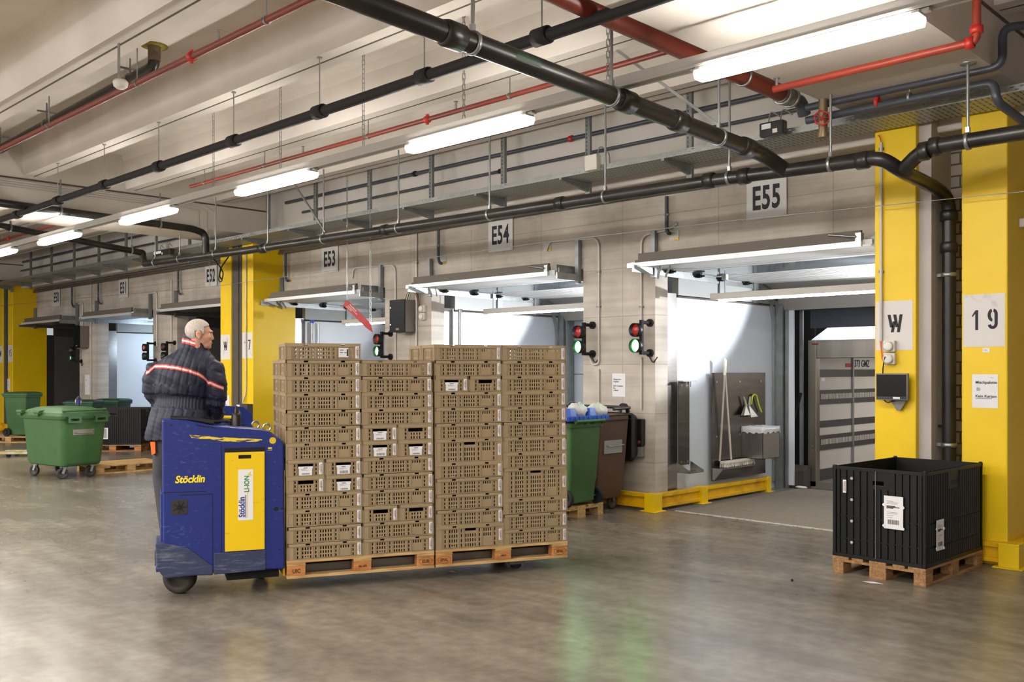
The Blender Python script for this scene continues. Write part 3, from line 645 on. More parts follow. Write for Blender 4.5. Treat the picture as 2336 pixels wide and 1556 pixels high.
# ---- sectional doors parked overhead
def door(k):
    a, d = edges[k]; x0 = a - (.12 if k not in (2, 5) else -.04); x1 = d - .27; near = k < 3; xi = a + .06
    place = {0: 'nearest bay under the E55 sign', 1: 'bay under the E54 sign', 2: 'bay under the E53 sign', 3: 'bay under the E52 sign, behind the man', 4: 'bay under the E51 sign', 5: 'dark bay under the E50 sign'}[k]
    t = thing('overhead_door', 'raised grey sectional door and tracks in the ' + place, 'dock door', (x0, 9.28, 3.0), 0, 'raised dock doors')
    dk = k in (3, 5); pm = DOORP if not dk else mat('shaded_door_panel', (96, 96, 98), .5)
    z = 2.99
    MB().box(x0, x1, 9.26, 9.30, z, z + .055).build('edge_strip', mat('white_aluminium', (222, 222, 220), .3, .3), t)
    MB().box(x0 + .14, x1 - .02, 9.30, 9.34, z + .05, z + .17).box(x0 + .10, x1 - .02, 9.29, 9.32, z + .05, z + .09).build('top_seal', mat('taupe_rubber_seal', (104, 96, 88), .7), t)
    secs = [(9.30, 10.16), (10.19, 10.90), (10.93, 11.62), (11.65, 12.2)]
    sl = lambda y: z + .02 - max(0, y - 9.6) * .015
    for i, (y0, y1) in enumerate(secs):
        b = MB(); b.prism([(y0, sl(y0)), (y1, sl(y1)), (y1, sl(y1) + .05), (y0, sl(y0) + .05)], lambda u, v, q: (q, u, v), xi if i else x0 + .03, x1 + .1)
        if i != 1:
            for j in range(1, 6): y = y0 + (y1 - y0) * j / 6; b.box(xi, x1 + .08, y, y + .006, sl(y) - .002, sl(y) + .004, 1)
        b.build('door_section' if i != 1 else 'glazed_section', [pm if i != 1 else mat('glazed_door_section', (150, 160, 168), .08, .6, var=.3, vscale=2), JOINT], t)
    b = MB(); cv = [(12.22, sl(12.2)), (12.45, sl(12.2) - .06), (12.62, sl(12.2) - .2), (12.7, sl(12.2) - .36)]
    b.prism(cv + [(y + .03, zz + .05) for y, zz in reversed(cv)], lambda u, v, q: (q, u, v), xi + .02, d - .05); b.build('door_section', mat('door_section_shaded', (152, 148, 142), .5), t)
    for s, x in ((-1, a + .02), (1, d - .05)):
        b = MB(); pts = [(x, 9.2, sl(9.4) - .05), (x, 12.15, sl(12.1) - .05), (x, 12.5, sl(12) - .2), (x, 12.62, sl(12) - .5), (x, 12.62, .1)]
        pts = bend(pts, .25)
        for p, q in zip(pts[:-1], pts[1:]): b.beam(p, q, .03, .06)
        b.box(x - .012, x + .012, 9.2, 12.1, sl(10.5) - .02, sl(10.5) + .02)
        b.build('track', STEEL, t)
        if s > 0:
            MB().box(x - .14, x - .06, 9.32, 10.6, z - .0, z + .1).box(x - .1, x - .09, 9.3, 9.7, z - .02, z + .14).build('track_housing', STEELD, t)
        b = MB(); b.box(x - .03, x + .03, 9.6, 9.66, z - .1, z + .48); b.build('hanger', STEELD, t)
    if near:
        for y in (9.9, 10.55, 11.1, 11.75):
            b = MB(); b.box(a + .05, a + .11, y - .025, y + .025, sl(y) - .05, sl(y)); b.cyl((a + .02, y, sl(y) - .03), (a + .16, y, sl(y) - .03), .012, 8); b.build('roller_hinge', BLACKM, t)
        b = MB(); b.beam((a + .3, 9.36, z - .01), (a + .1, 9.6, z - .1), .02, .05); b.beam((a + .42, 9.4, z - .01), (a + .2, 9.62, z - .1), .015, .03); b.build('door_bracket', STEEL, t)
        b = MB(); b.box(x1 - .06, x1 + .0, 9.26, 9.33, z + .055, z + .14); b.cyl((x1 - .05, 9.25, z + .1), (x1 - .35, 9.28, z + .15), .012, 8); b.build('end_bracket', STEEL, t)
for k in range(6): door(k)
# ---- dock tube lights
def dock_light(k, x0, x1, Y, Z, label):
    t = thing('hanging_dock_light', label, 'light', (x0, Y, Z), 0, 'tube lights in the docks')
    MB().box(x0, x1, Y - .03, Y + .06, Z + .02, Z + .10).build('housing', FIXT, t, .006)
    b = MB(); b.cyl((x0 + .12, Y - .005, Z + .012), (x1 - .02, Y - .005, Z + .012), .022, 10); b.build('lamp_tube', LAMPD, t)
    b = MB(); b.cyl((x0 + .2, Y, Z + .1), (x0 + .2, Y, 2.98), .006, 6); b.box(x0 + .17, x0 + .23, Y - .03, Y + .03, 2.86, 2.93); b.build('hanger', STEELD, t)
dock_light(0, edges[0][0] + .45, edges[0][1] - .05, 10.25, 2.60, 'bright tube light hanging in the open bay under the E55 sign')
dock_light(1, edges[1][0] + .45, edges[1][1] - .05, 10.4, 2.60, 'bright tube light hanging in the bay under the E54 sign')
dock_light(2, edges[2][0] + 1.05, edges[2][1] - .05, 10.3, 2.56, 'tube light hanging in the bay under the E53 sign, behind the red arrow')
# ---- traffic lights
def lens(name, rgb, e, s): return mat(name, rgb, .25, emit=e, estr=s)
RL, GL = lens('red_lens', (150, 26, 24), (200, 20, 16), .12), lens('green_lens', (10, 60, 44), (0, 90, 60), .1)
RLON = lens('red_lens_lit', (255, 70, 50), (255, 60, 40), 7.); GLON = lens('green_lens_lit', (120, 255, 190), (64, 255, 90), 55.)
def signal(x, s, red, green, label):
    """s: side of the bracket"""
    t = thing('traffic_light', label, 'traffic light', (x, YW, 2.13), 0, 'dock traffic lights')
    b = MB(); b.box(x + .02, x + .06, 9.47, 9.51, 1.93, 2.36); b.build('bar', BLACKM, t)
    for z in (1.95, 2.33):
        b = MB(); b.cyl((x + .04, 9.49, z), (x + .04, YW - .02, z), .022, 10); b.cyl((x + .04, YW - .03, z), (x + .04, YW - .001, z), .05, 14); b.build('wall_mount', BLACKM, t)
    for z, m in ((2.235, red), (2.04, green)):
        b = MB(); b.lathe([(.0, .0), (.07, 0), (.086, .03), (.086, .1), (.082, .1), (.08, .045), (0, .045)], 22, (x, 9.5, z), (-.12, -1, 0)); h = b.build('lamp_housing', BLACK, t)
        b = MB(); b.lathe([(.079, .04), (.072, .058), (.05, .073), (.02, .08), (0, .081)], 22, (x, 9.5, z), (-.12, -1, 0)); b.build('lens', m, h)
    MB().tube(bend([(x + .04, YW - .02, 1.9), (x + .1, YW - .03, 1.82), (x + .16, YW - .02, 1.9)], .05), .008, 6).build('cable', BLACK, t)
signal(-7.07, 1, RL, GLON, 'traffic light showing green left of the E55 bay, nearest the camera')
signal(-8.0, 1, RL, GLON, 'traffic light showing green right of the E54 bay, above the bins')
signal(-12.28, 1, RL, GLON, 'traffic light showing green under the dark cabinet, behind the crates')
signal(-20.84, 1, RLON, GL, 'traffic light showing red left of the man')
signal(-19.9, 1, RL, GL, 'unlit traffic light partly hidden by the man shoulder')
signal(-25.1, 1, RL, GLON, 'traffic light showing green in the far left bay')
# ---- control cabinets
def cabinet(x0, x1, z0, z1, label, sockets):
    t = thing('control_cabinet', label, 'control box', (x0, YW, z0), 0, 'control cabinets')
    MB().box(x0, x1, 9.46, YW - .005, z0, z1).build('case', mat('grey_steel_case', (128, 122, 116), .45, .2), t, .006)
    d = MB().box(x0 - .004, x1, 9.445, 9.46, z0 - .005, z1 + .005).build('door', mat('gloss_black_door', (8, 8, 10), .38, spec=.18), t, .004)
    for z in (z0 + .12, z1 - .12): MB().cyl((x0 + .03, 9.445, z), (x0 + .03, 9.438, z), .014, 10).build('lock', CHROME, d)
    MB().box(x0 + .16, x0 + .24, 9.44, 9.446, z0 + .03, z0 + .06).build('rating_plate', GREYPL, d)
    MB().box(x0 + .1, x1 - .05, 9.5, YW - .03, z0 - .03, z0).build('gland_plate', GREYPL, t)
    if sockets:
        cop = mat('copper_wire', (150, 96, 60), .5)
        for i, q in enumerate((.0, .05, .1)): MB().tube(bend([(x1 - .14 + q, 9.57, z1), (x1 - .08 + q, 9.57, z1 + .14), (x1 + .06 + q, 9.63, z1 + .1), (x1 + .1 + q * .5, YW - .03, z1 - .15)], .1), .006, 6).build('wire', (cop, BLACKM, GREYPL)[i], t)
cabinet(-11.98, -11.6, 2.34, 2.85, 'glossy black fronted control cabinet on the pier left of the E54 bay', True)
cabinet(-25.0, -24.6, 2.3, 2.85, 'control cabinet on the far left pier between the E50 and E51 bays', False)
def socket(x, z, label, Y=YW):
    t = thing('wall_socket', label, 'socket', (x, Y, z), 0, 'wall sockets')
    for i in range(2):
        zz = z - i * .12
        b = MB().box(x - .055, x + .055, Y - .055, Y - .002, zz - .055, zz + .055).build('socket_case', WHITEP, t, .008)
        MB().lathe([(0, .0), (.04, 0), (.046, -.012), (.046, -.03), (.03, -.034), (0, -.034)], 16, (x, Y - .055, zz), (0, 1, .0)).build('cover', WHITEP, b)
    return t
socket(-11.40, 2.70, 'double white socket beside the black fronted cabinet')
# ---- conduits and vertical pipes on the concrete
def conduit(pts, r, m, label, name='conduit', clips=()):
    t = thing(name, label, 'pipe', pts[0])
    MB().tube(bend(pts, .12), r, 8).build('tube', m, t)
    for p in clips: MB().box(p[0] - .03, p[0] + .03, p[1] - .02, p[1] + .016, p[2] - .01, p[2] + .01).build('clip', STEELD, t)
Yc = 9.66
P = lambda px, py, Y=Yc: onY(px, py, Y)
conduit([P(1247, 573), P(1253, 552), P(1366, 543), P(1366, 830), P(1352, 833), P(1345, 815)], .014, LTUBE, 'thin conduit bent down the pier right of the E54 bay green signal', clips=[P(1366, 700), P(1366, 620)])
conduit([P(1545, 510), P(1525, 524), P(1463, 538), P(1463, 735)], .014, LTUBE, 'thin conduit running down to the traffic light nearest the camera', clips=[P(1463, 700)])
conduit([P(902, 690), P(902, 605), P(806, 612), P(804, 635)], .013, LTUBE, 'thin conduit across the wall below the E53 sign into the cabinet')
conduit([P(902, 758), P(902, 905)], .013, LTUBE, 'thin conduit dropping below the black fronted cabinet')
conduit([P(950, 528), P(950, 900)], .016, LTUBE, 'thicker conduit running down the pier right of the black fronted cabinet', clips=[P(950, 600)])
conduit([P(1463, 815), P(1463, 935)], .012, LTUBE, 'thin conduit dropping below the nearest traffic light')
conduit([P(1366, 842), P(1366, 930)], .012, LTUBE, 'thin conduit dropping behind the green wheeled bin')
for px, py0, py1, lb in ((1521, 448, 532, 'short dark pipe stub hanging over the left end of the E55 door'), (1000, 522, 600, 'short dark pipe stub right of the E54 bay left post'), (651, 572, 640, 'short dark pipe stub beside the yellow 17 pillar'), (406, 610, 670, 'short dark pipe stub left of the E52 sign'), (164, 655, 700, 'short dark pipe stub right of the E50 sign'), (224, 645, 692, 'short dark pipe stub left of the E51 sign')):
    conduit([P(px, py0, 9.6), P(px, py1 - 8, 9.6), P(px + 3, py1, 9.6), P(px + 8, py1 + 1, 9.64)], .024, GREYP, lb, 'pipe_stub', [P(px, (py0 + py1) / 2, 9.6)])
for px, py0, py1, lb in ((358, 665, 790, 'conduit down the pier left of the man, left one'), (391, 662, 790, 'conduit down the pier left of the man, right one'), (189, 690, 745, 'conduit above the far left cabinet'), (208, 650, 1010, 'conduit down the far left pier right of its cabinet')):
    conduit([P(px - 22 if px in (358, 189) else px, py0 + 8 if px in (358, 189) else py0 - 25), P(px, py0), P(px, py1)], .016, LTUBE, lb)
for px, py, lb in ((1538, 537, 'small clear label plate above the E55 door'), (1249, 563, 'small white and yellow label on the wall right of the E54 sign'), (1012, 592, 'small label plate beside the pipe stub at the E54 bay'), (663, 632, 'small label plate below the E53 sign by the yellow pillar')):
    p = P(px, py, YW - .004); t = thing('label_plate', lb, 'label', p)
    MB().box(p.x - .07, p.x + .07, YW - .008, YW - .002, p.z - .06, p.z + .06).build('plate', mat('clear_label', (198, 194, 186), .3), t)
    MB().box(p.x - .0, p.x + .07, YW - .01, YW - .008, p.z - .06, p.z - .03).build('yellow_strip', mat('yellow_strip', (214, 180, 40), .5), t)
# ---- yellow floor guards
def guard(path, posts, label, h=.21):
    t = thing('floor_guard', label, 'guard rail', (path[0][0], path[0][1], 0), 0, 'yellow floor guards')
    for (x0, y0), (x1, y1) in zip(path[:-1], path[1:]):
        p0, p1 = Vector((x0, y0, 0)), Vector((x1, y1, 0)); b = MB()
        for z, ww, hh in ((h - .02, .09, .045), (.055, .09, .04)): b.beam(p0 + UP * z, p1 + UP * z, ww, hh)
        b.beam(p0 + UP * .12, p1 + UP * .12, .03, .14); b.build('rail', YELR, t, .004)
    for x, y, s in posts:
        b = MB(); b.box(x - s / 2, x + s / 2, y - s / 2, y + s / 2, 0.0, h + .01); b.box(x - s / 2 - .04, x + s / 2 + .04, y - s / 2 - .04, y + s / 2 + .04, 0, .012); b.build('post', YEL, t, .006)
g = -6.86
guard([(-8.05, 9.5), (g, 9.5), (g + .05, 12.2)], [(g, 9.5, .16), (g + .02, 10.52, .14), (g + .05, 12.15, .11)], 'yellow steel floor guard along the left wall of the E55 bay')
guard([(-3.35, 9.02), (-2.66, 9.02), (-2.62, 11)], [(-2.66, 9.02, .17)], 'yellow steel floor guard round the foot of the 19 pillar')
guard([(-20.98, 12), (-20.98, 9.5), (-19.8, 9.5)], [(-20.98, 9.5, .16), (-19.85, 9.5, .14)], 'yellow steel floor guard at the pier left of the man')
guard([(-16.75, 8.97), (-15.43, 8.97), (-15.4, 9.9)], [(-15.45, 8.97, .16), (-16.7, 8.97, .14)], 'yellow steel floor guard at the foot of the 17 pillar')
guard([(-29.5, 8.97), (-28.25, 8.97), (-28.2, 9.9)], [(-28.27, 8.97, .17), (-29.0, 8.97, .14)], 'yellow steel floor guard at the foot of the 15 pillar, far left')
# ---- notices on walls and pillars
def notice(name, x0, x1, z0, z1, Y, label, lines, head=None):
    t = thing(name, label, 'notice', (x0, Y, z0)); W = x1 - x0; H = z1 - z0
    MB().box(x0, x1, Y - .004, Y - .001, z0, z1).build('sheet', PAPER, t)
    for u, v, s, txt, m, ul in lines:
        text('print', txt, s, m, t, (x0 + W * u, Y - .004, z0 + H * v), (1, 0, 0), (0, 0, 1), 1., .0006)
        if ul: MB().box(x0 + W * u, x0 + W * .78, Y - .0055, Y - .004, z0 + H * v - .012, z0 + H * v - .008).build('underline', INK, t)
    return t
a_, c_ = onY(2218, 930, 9.05), onY(2277, 854, 9.05)
notice('paper_sign', a_.x, c_.x, a_.z, c_.z, 9.05, 'white paper notice reading Mischpalette Kein Karton on the 19 pillar', [(.13, .72, .036, 'Mischpalette', INK, False), (.18, .58, .011, 'Kisten', GREYINK, False), (.18, .545, .011, 'Karton', GREYINK, False), (.18, .51, .011, 'Palette', GREYINK, False), (.13, .31, .036, 'Kein Karton', INK, True), (.7, .9, .01, '.............', INK, False)])
a_, c_ = onY(1397, 905, YW), onY(1427, 852, YW)
notice('paper_sign', a_.x, c_.x, a_.z, c_.z, YW, 'white paper notice on the concrete pier above the brown bin', [(.1, .72, .028, 'Nespresso-', INK, False), (.1, .62, .028, 'Kapseln', INK, False), (.1, .44, .026, 'BIO-Container', INK, False), (.1, .345, .026, 'Pal.', INK, False), (.1, .25, .026, '2 Meter', INK, False)])
a_, c_ = onY(194, 900, YW), onY(205, 855, YW)
notice('paper_sign', a_.x, c_.x, a_.z, c_.z, YW, 'small white notice on the far left pier', [(.2, .7, .04, 'BIO', GREYINK, False), (.2, .4, .04, 'Pal', GREYINK, False)])
# painted number panels on the pillars
def painted(fin, x0, x1, py0, py1, txt, sx, st, off=0.):
    z0, z1 = onY(CX, py1, 1).z, 0
    return None
def patch(x0, x1, zc, h, chars, label, group='painted pillar markings', parts=None):
    t = thing('painted_marking', label, 'marking', (x0, 9.05, zc), 0, group); Y = 9.05
    MB().box(x0, x1, Y - .003, Y + .0005, zc - h / 2, zc + h / 2).build('white_field', mat('chipped_white_paint', (222, 217, 214), .6, rgb2=(196, 190, 184), vscale=9, lo=.25, hi=.4), t)
    for q in chars: q(t, Y - .004)
    return t
def strokes(t, Y, polys, m=INK):
    b = MB()
    for p in polys: b.prism(p, lambda u, v, q: (u, q, v), Y - .001, Y + .0005)
    b.build('stencil_character', m, t)
def stencilW(x, z, w, h):
    k = w * .2
    def quad(u0, v0, u1, v1): return [(x + u0 * w, z + v0 * h), (x + u0 * w + k, z + v0 * h), (x + u1 * w + k, z + v1 * h), (x + u1 * w, z + v1 * h)]
    return lambda t, Y: strokes(t, Y, [quad(.0, 1, .17, .28), quad(.22, 0, .34, .62), quad(.38, 1, .53, .28), quad(.62, 0, .80, 1)])
def stencil1(x, z, w, h):
    return lambda t, Y: strokes(t, Y, [[(x + .55 * w, z), (x + w, z), (x + w, z + h), (x + .6 * w, z + h), (x + .55 * w, z + h * .9)], [(x, z + h * .7), (x + .12 * w, z + h * .66), (x + .55 * w, z + h * .82), (x + .55 * w, z + h * .99)]])
def ringpoly(cx, cz, rx, rz, wd, a0, a1, n=12):
    o = [(cx + rx * cos(a0 + (a1 - a0) * i / n), cz + rz * sin(a0 + (a1 - a0) * i / n)) for i in range(n + 1)]
    i_ = [(cx + (rx - wd) * cos(a1 + (a0 - a1) * i / n), cz + (rz - wd) * sin(a1 + (a0 - a1) * i / n)) for i in range(n + 1)]
    return o + i_
def stencil9(x, z, w, h):
    wd = w * .32; cx = x + w / 2
    P9 = [ringpoly(cx, z + h * .68, w / 2, h * .32, wd, rad(105), rad(265)), ringpoly(cx, z + h * .72, w / 2, h * .28, wd, rad(75), rad(0)), [(x + w - wd, z + h * .27), (x + w, z + h * .27), (x + w, z + h * .72), (x + w - wd, z + h * .72)], ringpoly(cx, z + h * .27, w / 2, h * .27, wd, rad(0), rad(-165))]
    return lambda t, Y: strokes(t, Y, P9)
def stencil7(x, z, w, h):
    return lambda t, Y: strokes(t, Y, [[(x, z + h * .86), (x + w, z + h * .86), (x + w, z + h), (x, z + h)], [(x + w * .2, z), (x + w * .55, z), (x + w, z + h * .84), (x + w * .66, z + h * .84)]])
def stencil5(x, z, w, h):
    return lambda t, Y: strokes(t, Y, [[(x, z + h * .5), (x + w * .3, z + h * .5), (x + w * .3, z + h), (x, z + h)], [(x + w * .36, z + h * .87), (x + w, z + h * .87), (x + w, z + h), (x + w * .36, z + h)], ringpoly(x + w * .45, z + h * .3, w * .55, h * .3, w * .3, rad(110), rad(-140))])
zc, hh = onY(2040, 738, 9.05).z, .47
def markpair(off, num, names):
    x0 = -3.885 + off; patch(x0, x0 + .355, zc - .02, .475, [stencilW(x0 + .115, zc - .085, .145, .17)], names[0])
    x0 = -3.075 + off; ch = [stencil1(x0 + .075, zc - .085, .055, .18)] + [{'9': stencil9, '7': stencil7, '5': stencil5}[num](x0 + .21, zc - .08, .085, .185)]
    patch(x0, x0 + .355, zc - .0, .475, ch, names[1])
markpair(0, '9', ('white painted field with a black stencilled W on the near pillar', 'white painted field with black stencilled 19 on the right pillar'))
markpair(-12.8, '7', ('white painted field with a stencilled W behind the man head', 'white painted field with stencilled 17 right of the man'))
markpair(-25.6, '5', ('white painted field with a stencilled W at the far left edge', 'white painted field with stencilled 15 at far left'))
p = onY(2250, 799, 9.05); t = thing('label_tag', 'tiny white tag with a letter N stuck below the 19 marking', 'label', p)
MB().box(p.x - .03, p.x + .03, 9.045, 9.049, p.z - .02, p.z + .02).build('tag', PAPER, t); text('print', 'N', .025, GREYINK, t, (p.x - .012, 9.045, p.z - .008), (1, 0, 0), (0, 0, 1))
for x0, lb in ((-16.45, 'small white notice below the W marking behind the man'), (-28.62, 'small white notice on the 15 pillar at far left')):
    z0 = onY(510, 940, 9.05).z if x0 > -20 else onY(16, 890, 9.05).z; notice('paper_sign', x0 - .1, x0 + .1, z0, z0 + .32, 9.05, lb, [(.2, .7, .04, 'E 52', GREYINK, False), (.2, .4, .04, 'E 53', GREYINK, False)])
# ---- screen, sockets and conduit on the near W pillar
p0 = onY(1997, 912, 8.93); p1 = onY(2070, 852, 8.93)
t = thing('monitor', 'black flat monitor fixed on the yellow W pillar', 'monitor', (p0.x, 8.95, p0.z))
MB().box(p0.x, p1.x, 8.935, 8.975, p0.z, p1.z).build('bezel', mat('grey_bezel', (120, 120, 124), .4), t, .006)
MB().box(p0.x + .012, p1.x - .012, 8.931, 8.937, p0.z + .035, p1.z - .012).build('screen', mat('dark_screen', (10, 10, 12), .12), t)
MB().box(p0.x + .012, p1.x - .012, 8.930, 8.936, p0.z + .01, p0.z + .034).build('button_bar', mat('navy_button_bar', (26, 32, 52), .4), t)
MB().box(p0.x + .17, p0.x + .235, 8.928, 8.931, p0.z + .012, p0.z + .03).build('white_label', PAPER, t)
for i in range(5): MB().box(p0.x + .03 + i * .025, p0.x + .04 + i * .025, 8.928, 8.931, p0.z + .02, p0.z + .024).build('button', GREYPL, t)
MB().box(p0.x + .05, p1.x - .05, 8.975, 9.05, p0.z + .04, p1.z - .05).build('rear_case', BLACK, t, .01)
mx_ = (p0.x + p1.x) / 2 + .04
b = MB(); b.prism([(mx_ - .09, p0.z + .02), (mx_ + .09, p0.z + .02), (mx_ + .02, p0.z - .1), (mx_ - .02, p0.z - .1)], lambda u, v, q: (u, q, v), 9.0, 9.03); b.build('mounting_bracket', GREYPL, t, .004)
MB().tube(bend([(p0.x + .06, 8.98, p0.z), (p0.x + .1, 8.97, p0.z - .03), (p0.x + .17, 8.98, p0.z)], .04), .006, 6).build('cable', BLACK, t)
s = onY(2028, 790, 9.0); t = socket(s.x, s.z, 'double white socket on the yellow W pillar above the monitor', 9.05)
MB().tube(bend([(s.x - .02, 8.96, s.z - .1), (s.x - .05, 8.98, s.z - .2), (s.x - .06, 9.0, p1.z)], .05), .006, 6).build('power_cable', BLACK, t)
org = mat('orange_cable', (226, 120, 60), .5); cx_ = onY(2010, 700, 9.03).x
for q in (0, 1): MB().tube(bend([(cx_ - .004 - q * .006, 9.03, onY(2010, 775, 9.03).z), (cx_ + .01, 9.03, s.z - .1 - q * .03), (s.x - .05, 9.03, s.z - .11 - q * .03)], .06), .006, 6).build('orange_cable', org, t)
t = thing('conduit', 'white conduit running down the yellow W pillar to the socket', 'pipe', (cx_, 9.03, 2))
MB().cyl((cx_, 9.03, onY(2010, 778, 9.03).z), (cx_, 9.03, onY(2010, 325, 9.03).z), .014, 10).build('tube', LTUBE, t)
for py in (340, 620): z = onY(2010, py, 9.03).z; MB().box(cx_ - .02, cx_ + .02, 9.02, 9.05, z - .012, z + .012).build('clip', GREYPL, t)
MB().tube(bend([(cx_, 9.03, onY(2010, 325, 9.03).z), (cx_ - .01, 9.03, onY(2010, 312, 9.03).z), (cx_ - .03, 9.04, 4.02)], .05), .006, 6).build('orange_cable', org, t)
cx2 = onY(561, 700, 9.03).x
t = thing('conduit', 'white conduit running down the yellow 17 pillar to a dark box', 'pipe', (cx2, 9.03, 2))
MB().tube(bend([(cx2, 9.03, 4.0), (cx2, 9.03, onY(560, 895, 9.03).z), (cx2 - .06, 9.0, onY(553, 918, 9.0).z)], .1), .016, 8).build('tube', LTUBE, t)
# box with switches at the foot of the 17 pillar
a_, c_ = onY(541, 966, 8.95), onY(566, 922, 8.95)
t = thing('charging_box', 'dark electrical box with blue socket on the yellow 17 pillar', 'electrical box', a_)
MB().box(a_.x, c_.x, 8.93, 9.05, a_.z, c_.z).build('case', mat('dark_grey_case', (66, 64, 62), .5), t, .008)
MB().box(a_.x + .02, a_.x + .14, 8.92, 8.93, c_.z - .12, c_.z - .02).build('white_label', PAPER, t)
MB().cyl((a_.x + .06, 8.94, c_.z - .2), (a_.x + .06, 8.86, c_.z - .21), .035, 12).build('blue_socket', BLUEP, t)
MB().cyl((a_.x + .12, 8.94, a_.z + .12), (a_.x + .12, 8.88, a_.z + .12), .025, 12).build('red_button', REDF, t)
# ---- red hanging arrow
Yh = 8.5; pts = [onY(x, y, Yh) for x, y in ((792, 684), (783, 697), (837, 749), (850, 758), (845, 738))]
t = thing('arrow_sign', 'red arrow-shaped sign hanging askew on two chains before the E53 bay', 'sign', pts[0])
MB().prism([(p.x, p.z) for p in pts], lambda u, v, q: (u, q, v), Yh - .004, Yh + .004).build('board', mat('red_sign_board', (158, 26, 24), .5), t)
u = (pts[2] - pts[1]).normalized(); v = Vector((-u.z, 0, u.x)); o = pts[1] + u * .03
for i, (s_, k_) in enumerate((('Warenlieferanten', .085), ('Anmeldung bei Warenannahme', .055), ('Bei Rampe 50-55', .025))):
    text('print', s_, .036 if i == 0 else .027, PAPER, t, o + v * k_ + u * (.12 - .03 * i) + Vector((0, -.006, 0)), u, v, .8)
for p, lb in ((pts[0], 'left chain holding the red arrow sign'), (pts[4], 'right chain holding the red arrow sign')): chain((p.x, Yh, ZS), (p.x, Yh, p.z - .01), lb)
# ================================================================ inside the nearest bay
XA = edges[0][0] + .065
S = lambda px, py, x=XA: onX(px, py, x)
def wallbox(b, px0, py0, px1, py1, d0, d1, m=0):
    a, c = S(px0, py1), S(px1, py0); b.box(XA + d0, XA + d1, a.y, c.y, a.z, c.z, m); return a, c
# hook rack
a, c = S(1547, 1062), S(1571, 868); t = thing('tool_rack', 'narrow steel wall strip with hooks and a small tray in the E55 bay', 'rack', (XA, a.y, a.z))
MB().box(XA, XA + .012, a.y, c.y, a.z, c.z).build('back_plate', mat('dark_stainless', (112, 106, 100), .28, .9, var=.25, vscale=3, stretch=(1, 1, 5)), t)
b = MB(); b.box(XA, XA + .1, a.y - .03, c.y + .03, c.z - .012, c.z); b.build('hook_bar', STEEL, t)
for q in (.3, .7): MB().cyl((XA + .08, a.y + (c.y - a.y) * q, c.z), (XA + .08, a.y + (c.y - a.y) * q, c.z - .08), .006, 6).build('hook', STEEL, t)
b = MB(); b.box(XA, XA + .2, a.y - .03, c.y + .04, a.z - .09, a.z - .08)
for y in (a.y - .03, c.y + .04): b.prism([(XA, a.z + .04), (XA, a.z - .09), (XA + .2, a.z - .09), (XA + .2, a.z - .06)], lambda u, v, q: (u, q, v), y - .003, y + .003)
b.build('tray', STAIN, t)
for q in ((.2, .94), (.8, .94), (.2, .04), (.8, .04)): MB().cyl((XA + .012, a.y + (c.y - a.y) * q[0], a.z + (c.z - a.z) * q[1]), (XA + .018, a.y + (c.y - a.y) * q[0], a.z + (c.z - a.z) * q[1]), .01, 8).build('screw', CHROME, t)
# steel splash plate with broom shelf
a, c = S(1623, 1060), S(1745, 850); t = thing('splash_plate', 'large dark stainless plate screwed to the white panel in the E55 bay', 'plate', (XA, a.y, a.z))
MB().box(XA, XA + .008, a.y, c.y, a.z - .22, c.z).build('sheet', mat('mirror_dark_steel', (118, 112, 108), .22, .9, var=.2, vscale=2.5, stretch=(1, 1, 4)), t)
for u in (.08, .5, .9):
    for v in (.9, .3): MB().cyl((XA + .008, a.y + (c.y - a.y) * u, a.z + (c.z - a.z) * v), (XA + .014, a.y + (c.y - a.y) * u, a.z + (c.z - a.z) * v), .013, 8).build('screw', CHROME, t)
a, c = S(1623, 1068), S(1700, 1050); t = thing('broom_shelf', 'bent steel shelf holding the broom on the wall of the E55 bay', 'shelf', (XA, a.y, a.z))
b = MB(); b.box(XA + .009, XA + .16, a.y, c.y, a.z - .012, a.z)
for y in (a.y + .01, c.y - .01): b.prism([(XA + .009, a.z), (XA + .009, a.z - .16), (XA + .04, a.z - .16), (XA + .16, a.z - .02), (XA + .16, a.z)], lambda u, v, q: (u, q, v), y - .003, y + .003)
b.build('sheet', STAIN, t)
# broom and squeegee standing on the shelf
def broom(top, bot, m, label, name, head):
    p, q = S(*top, XA + .10), S(*bot, XA + .10); t = thing(name, label, 'broom', q)
    MB().cyl(q, p, .014, 10).build('handle', m, t); d = (p - q).normalized(); MB().cyl(p - d * .2, p + d * .005, .02, 10).build('grip', mat('cream_plastic', (232, 224, 206), .45), t)
    if head:
        z = a.z + .003
        MB().box(XA + .05, XA + .14, a.y + .12, c.y + .02, z + .045, z + .085).build('head', mat('cream_plastic', (232, 224, 206), .45), t, .012)
        b = MB(); r_ = random.Random(3)
        for i in range(26):
            for j in range(3):
                y = a.y + .125 + (c.y + .015 - a.y - .125) * i / 25; x = XA + .06 + j * .033; b.beam((x, y, z + .046), (x + r_.uniform(-.01, .02), y + r_.uniform(-.01, .01), z + .002), .014, .012)
        b.build('bristles', mat('white_bristles', (228, 218, 206), .8), t)
broom((1652, 818), (1668, 1048), mat('pale_handle', (206, 196, 178), .4), 'white wide broom standing upright on the steel shelf', 'broom', True)
broom((1655, 822), (1642, 1052), mat('grey_handle', (168, 160, 146), .4), 'second pale broom stick leaning behind the white broom', 'broom_stick', False)
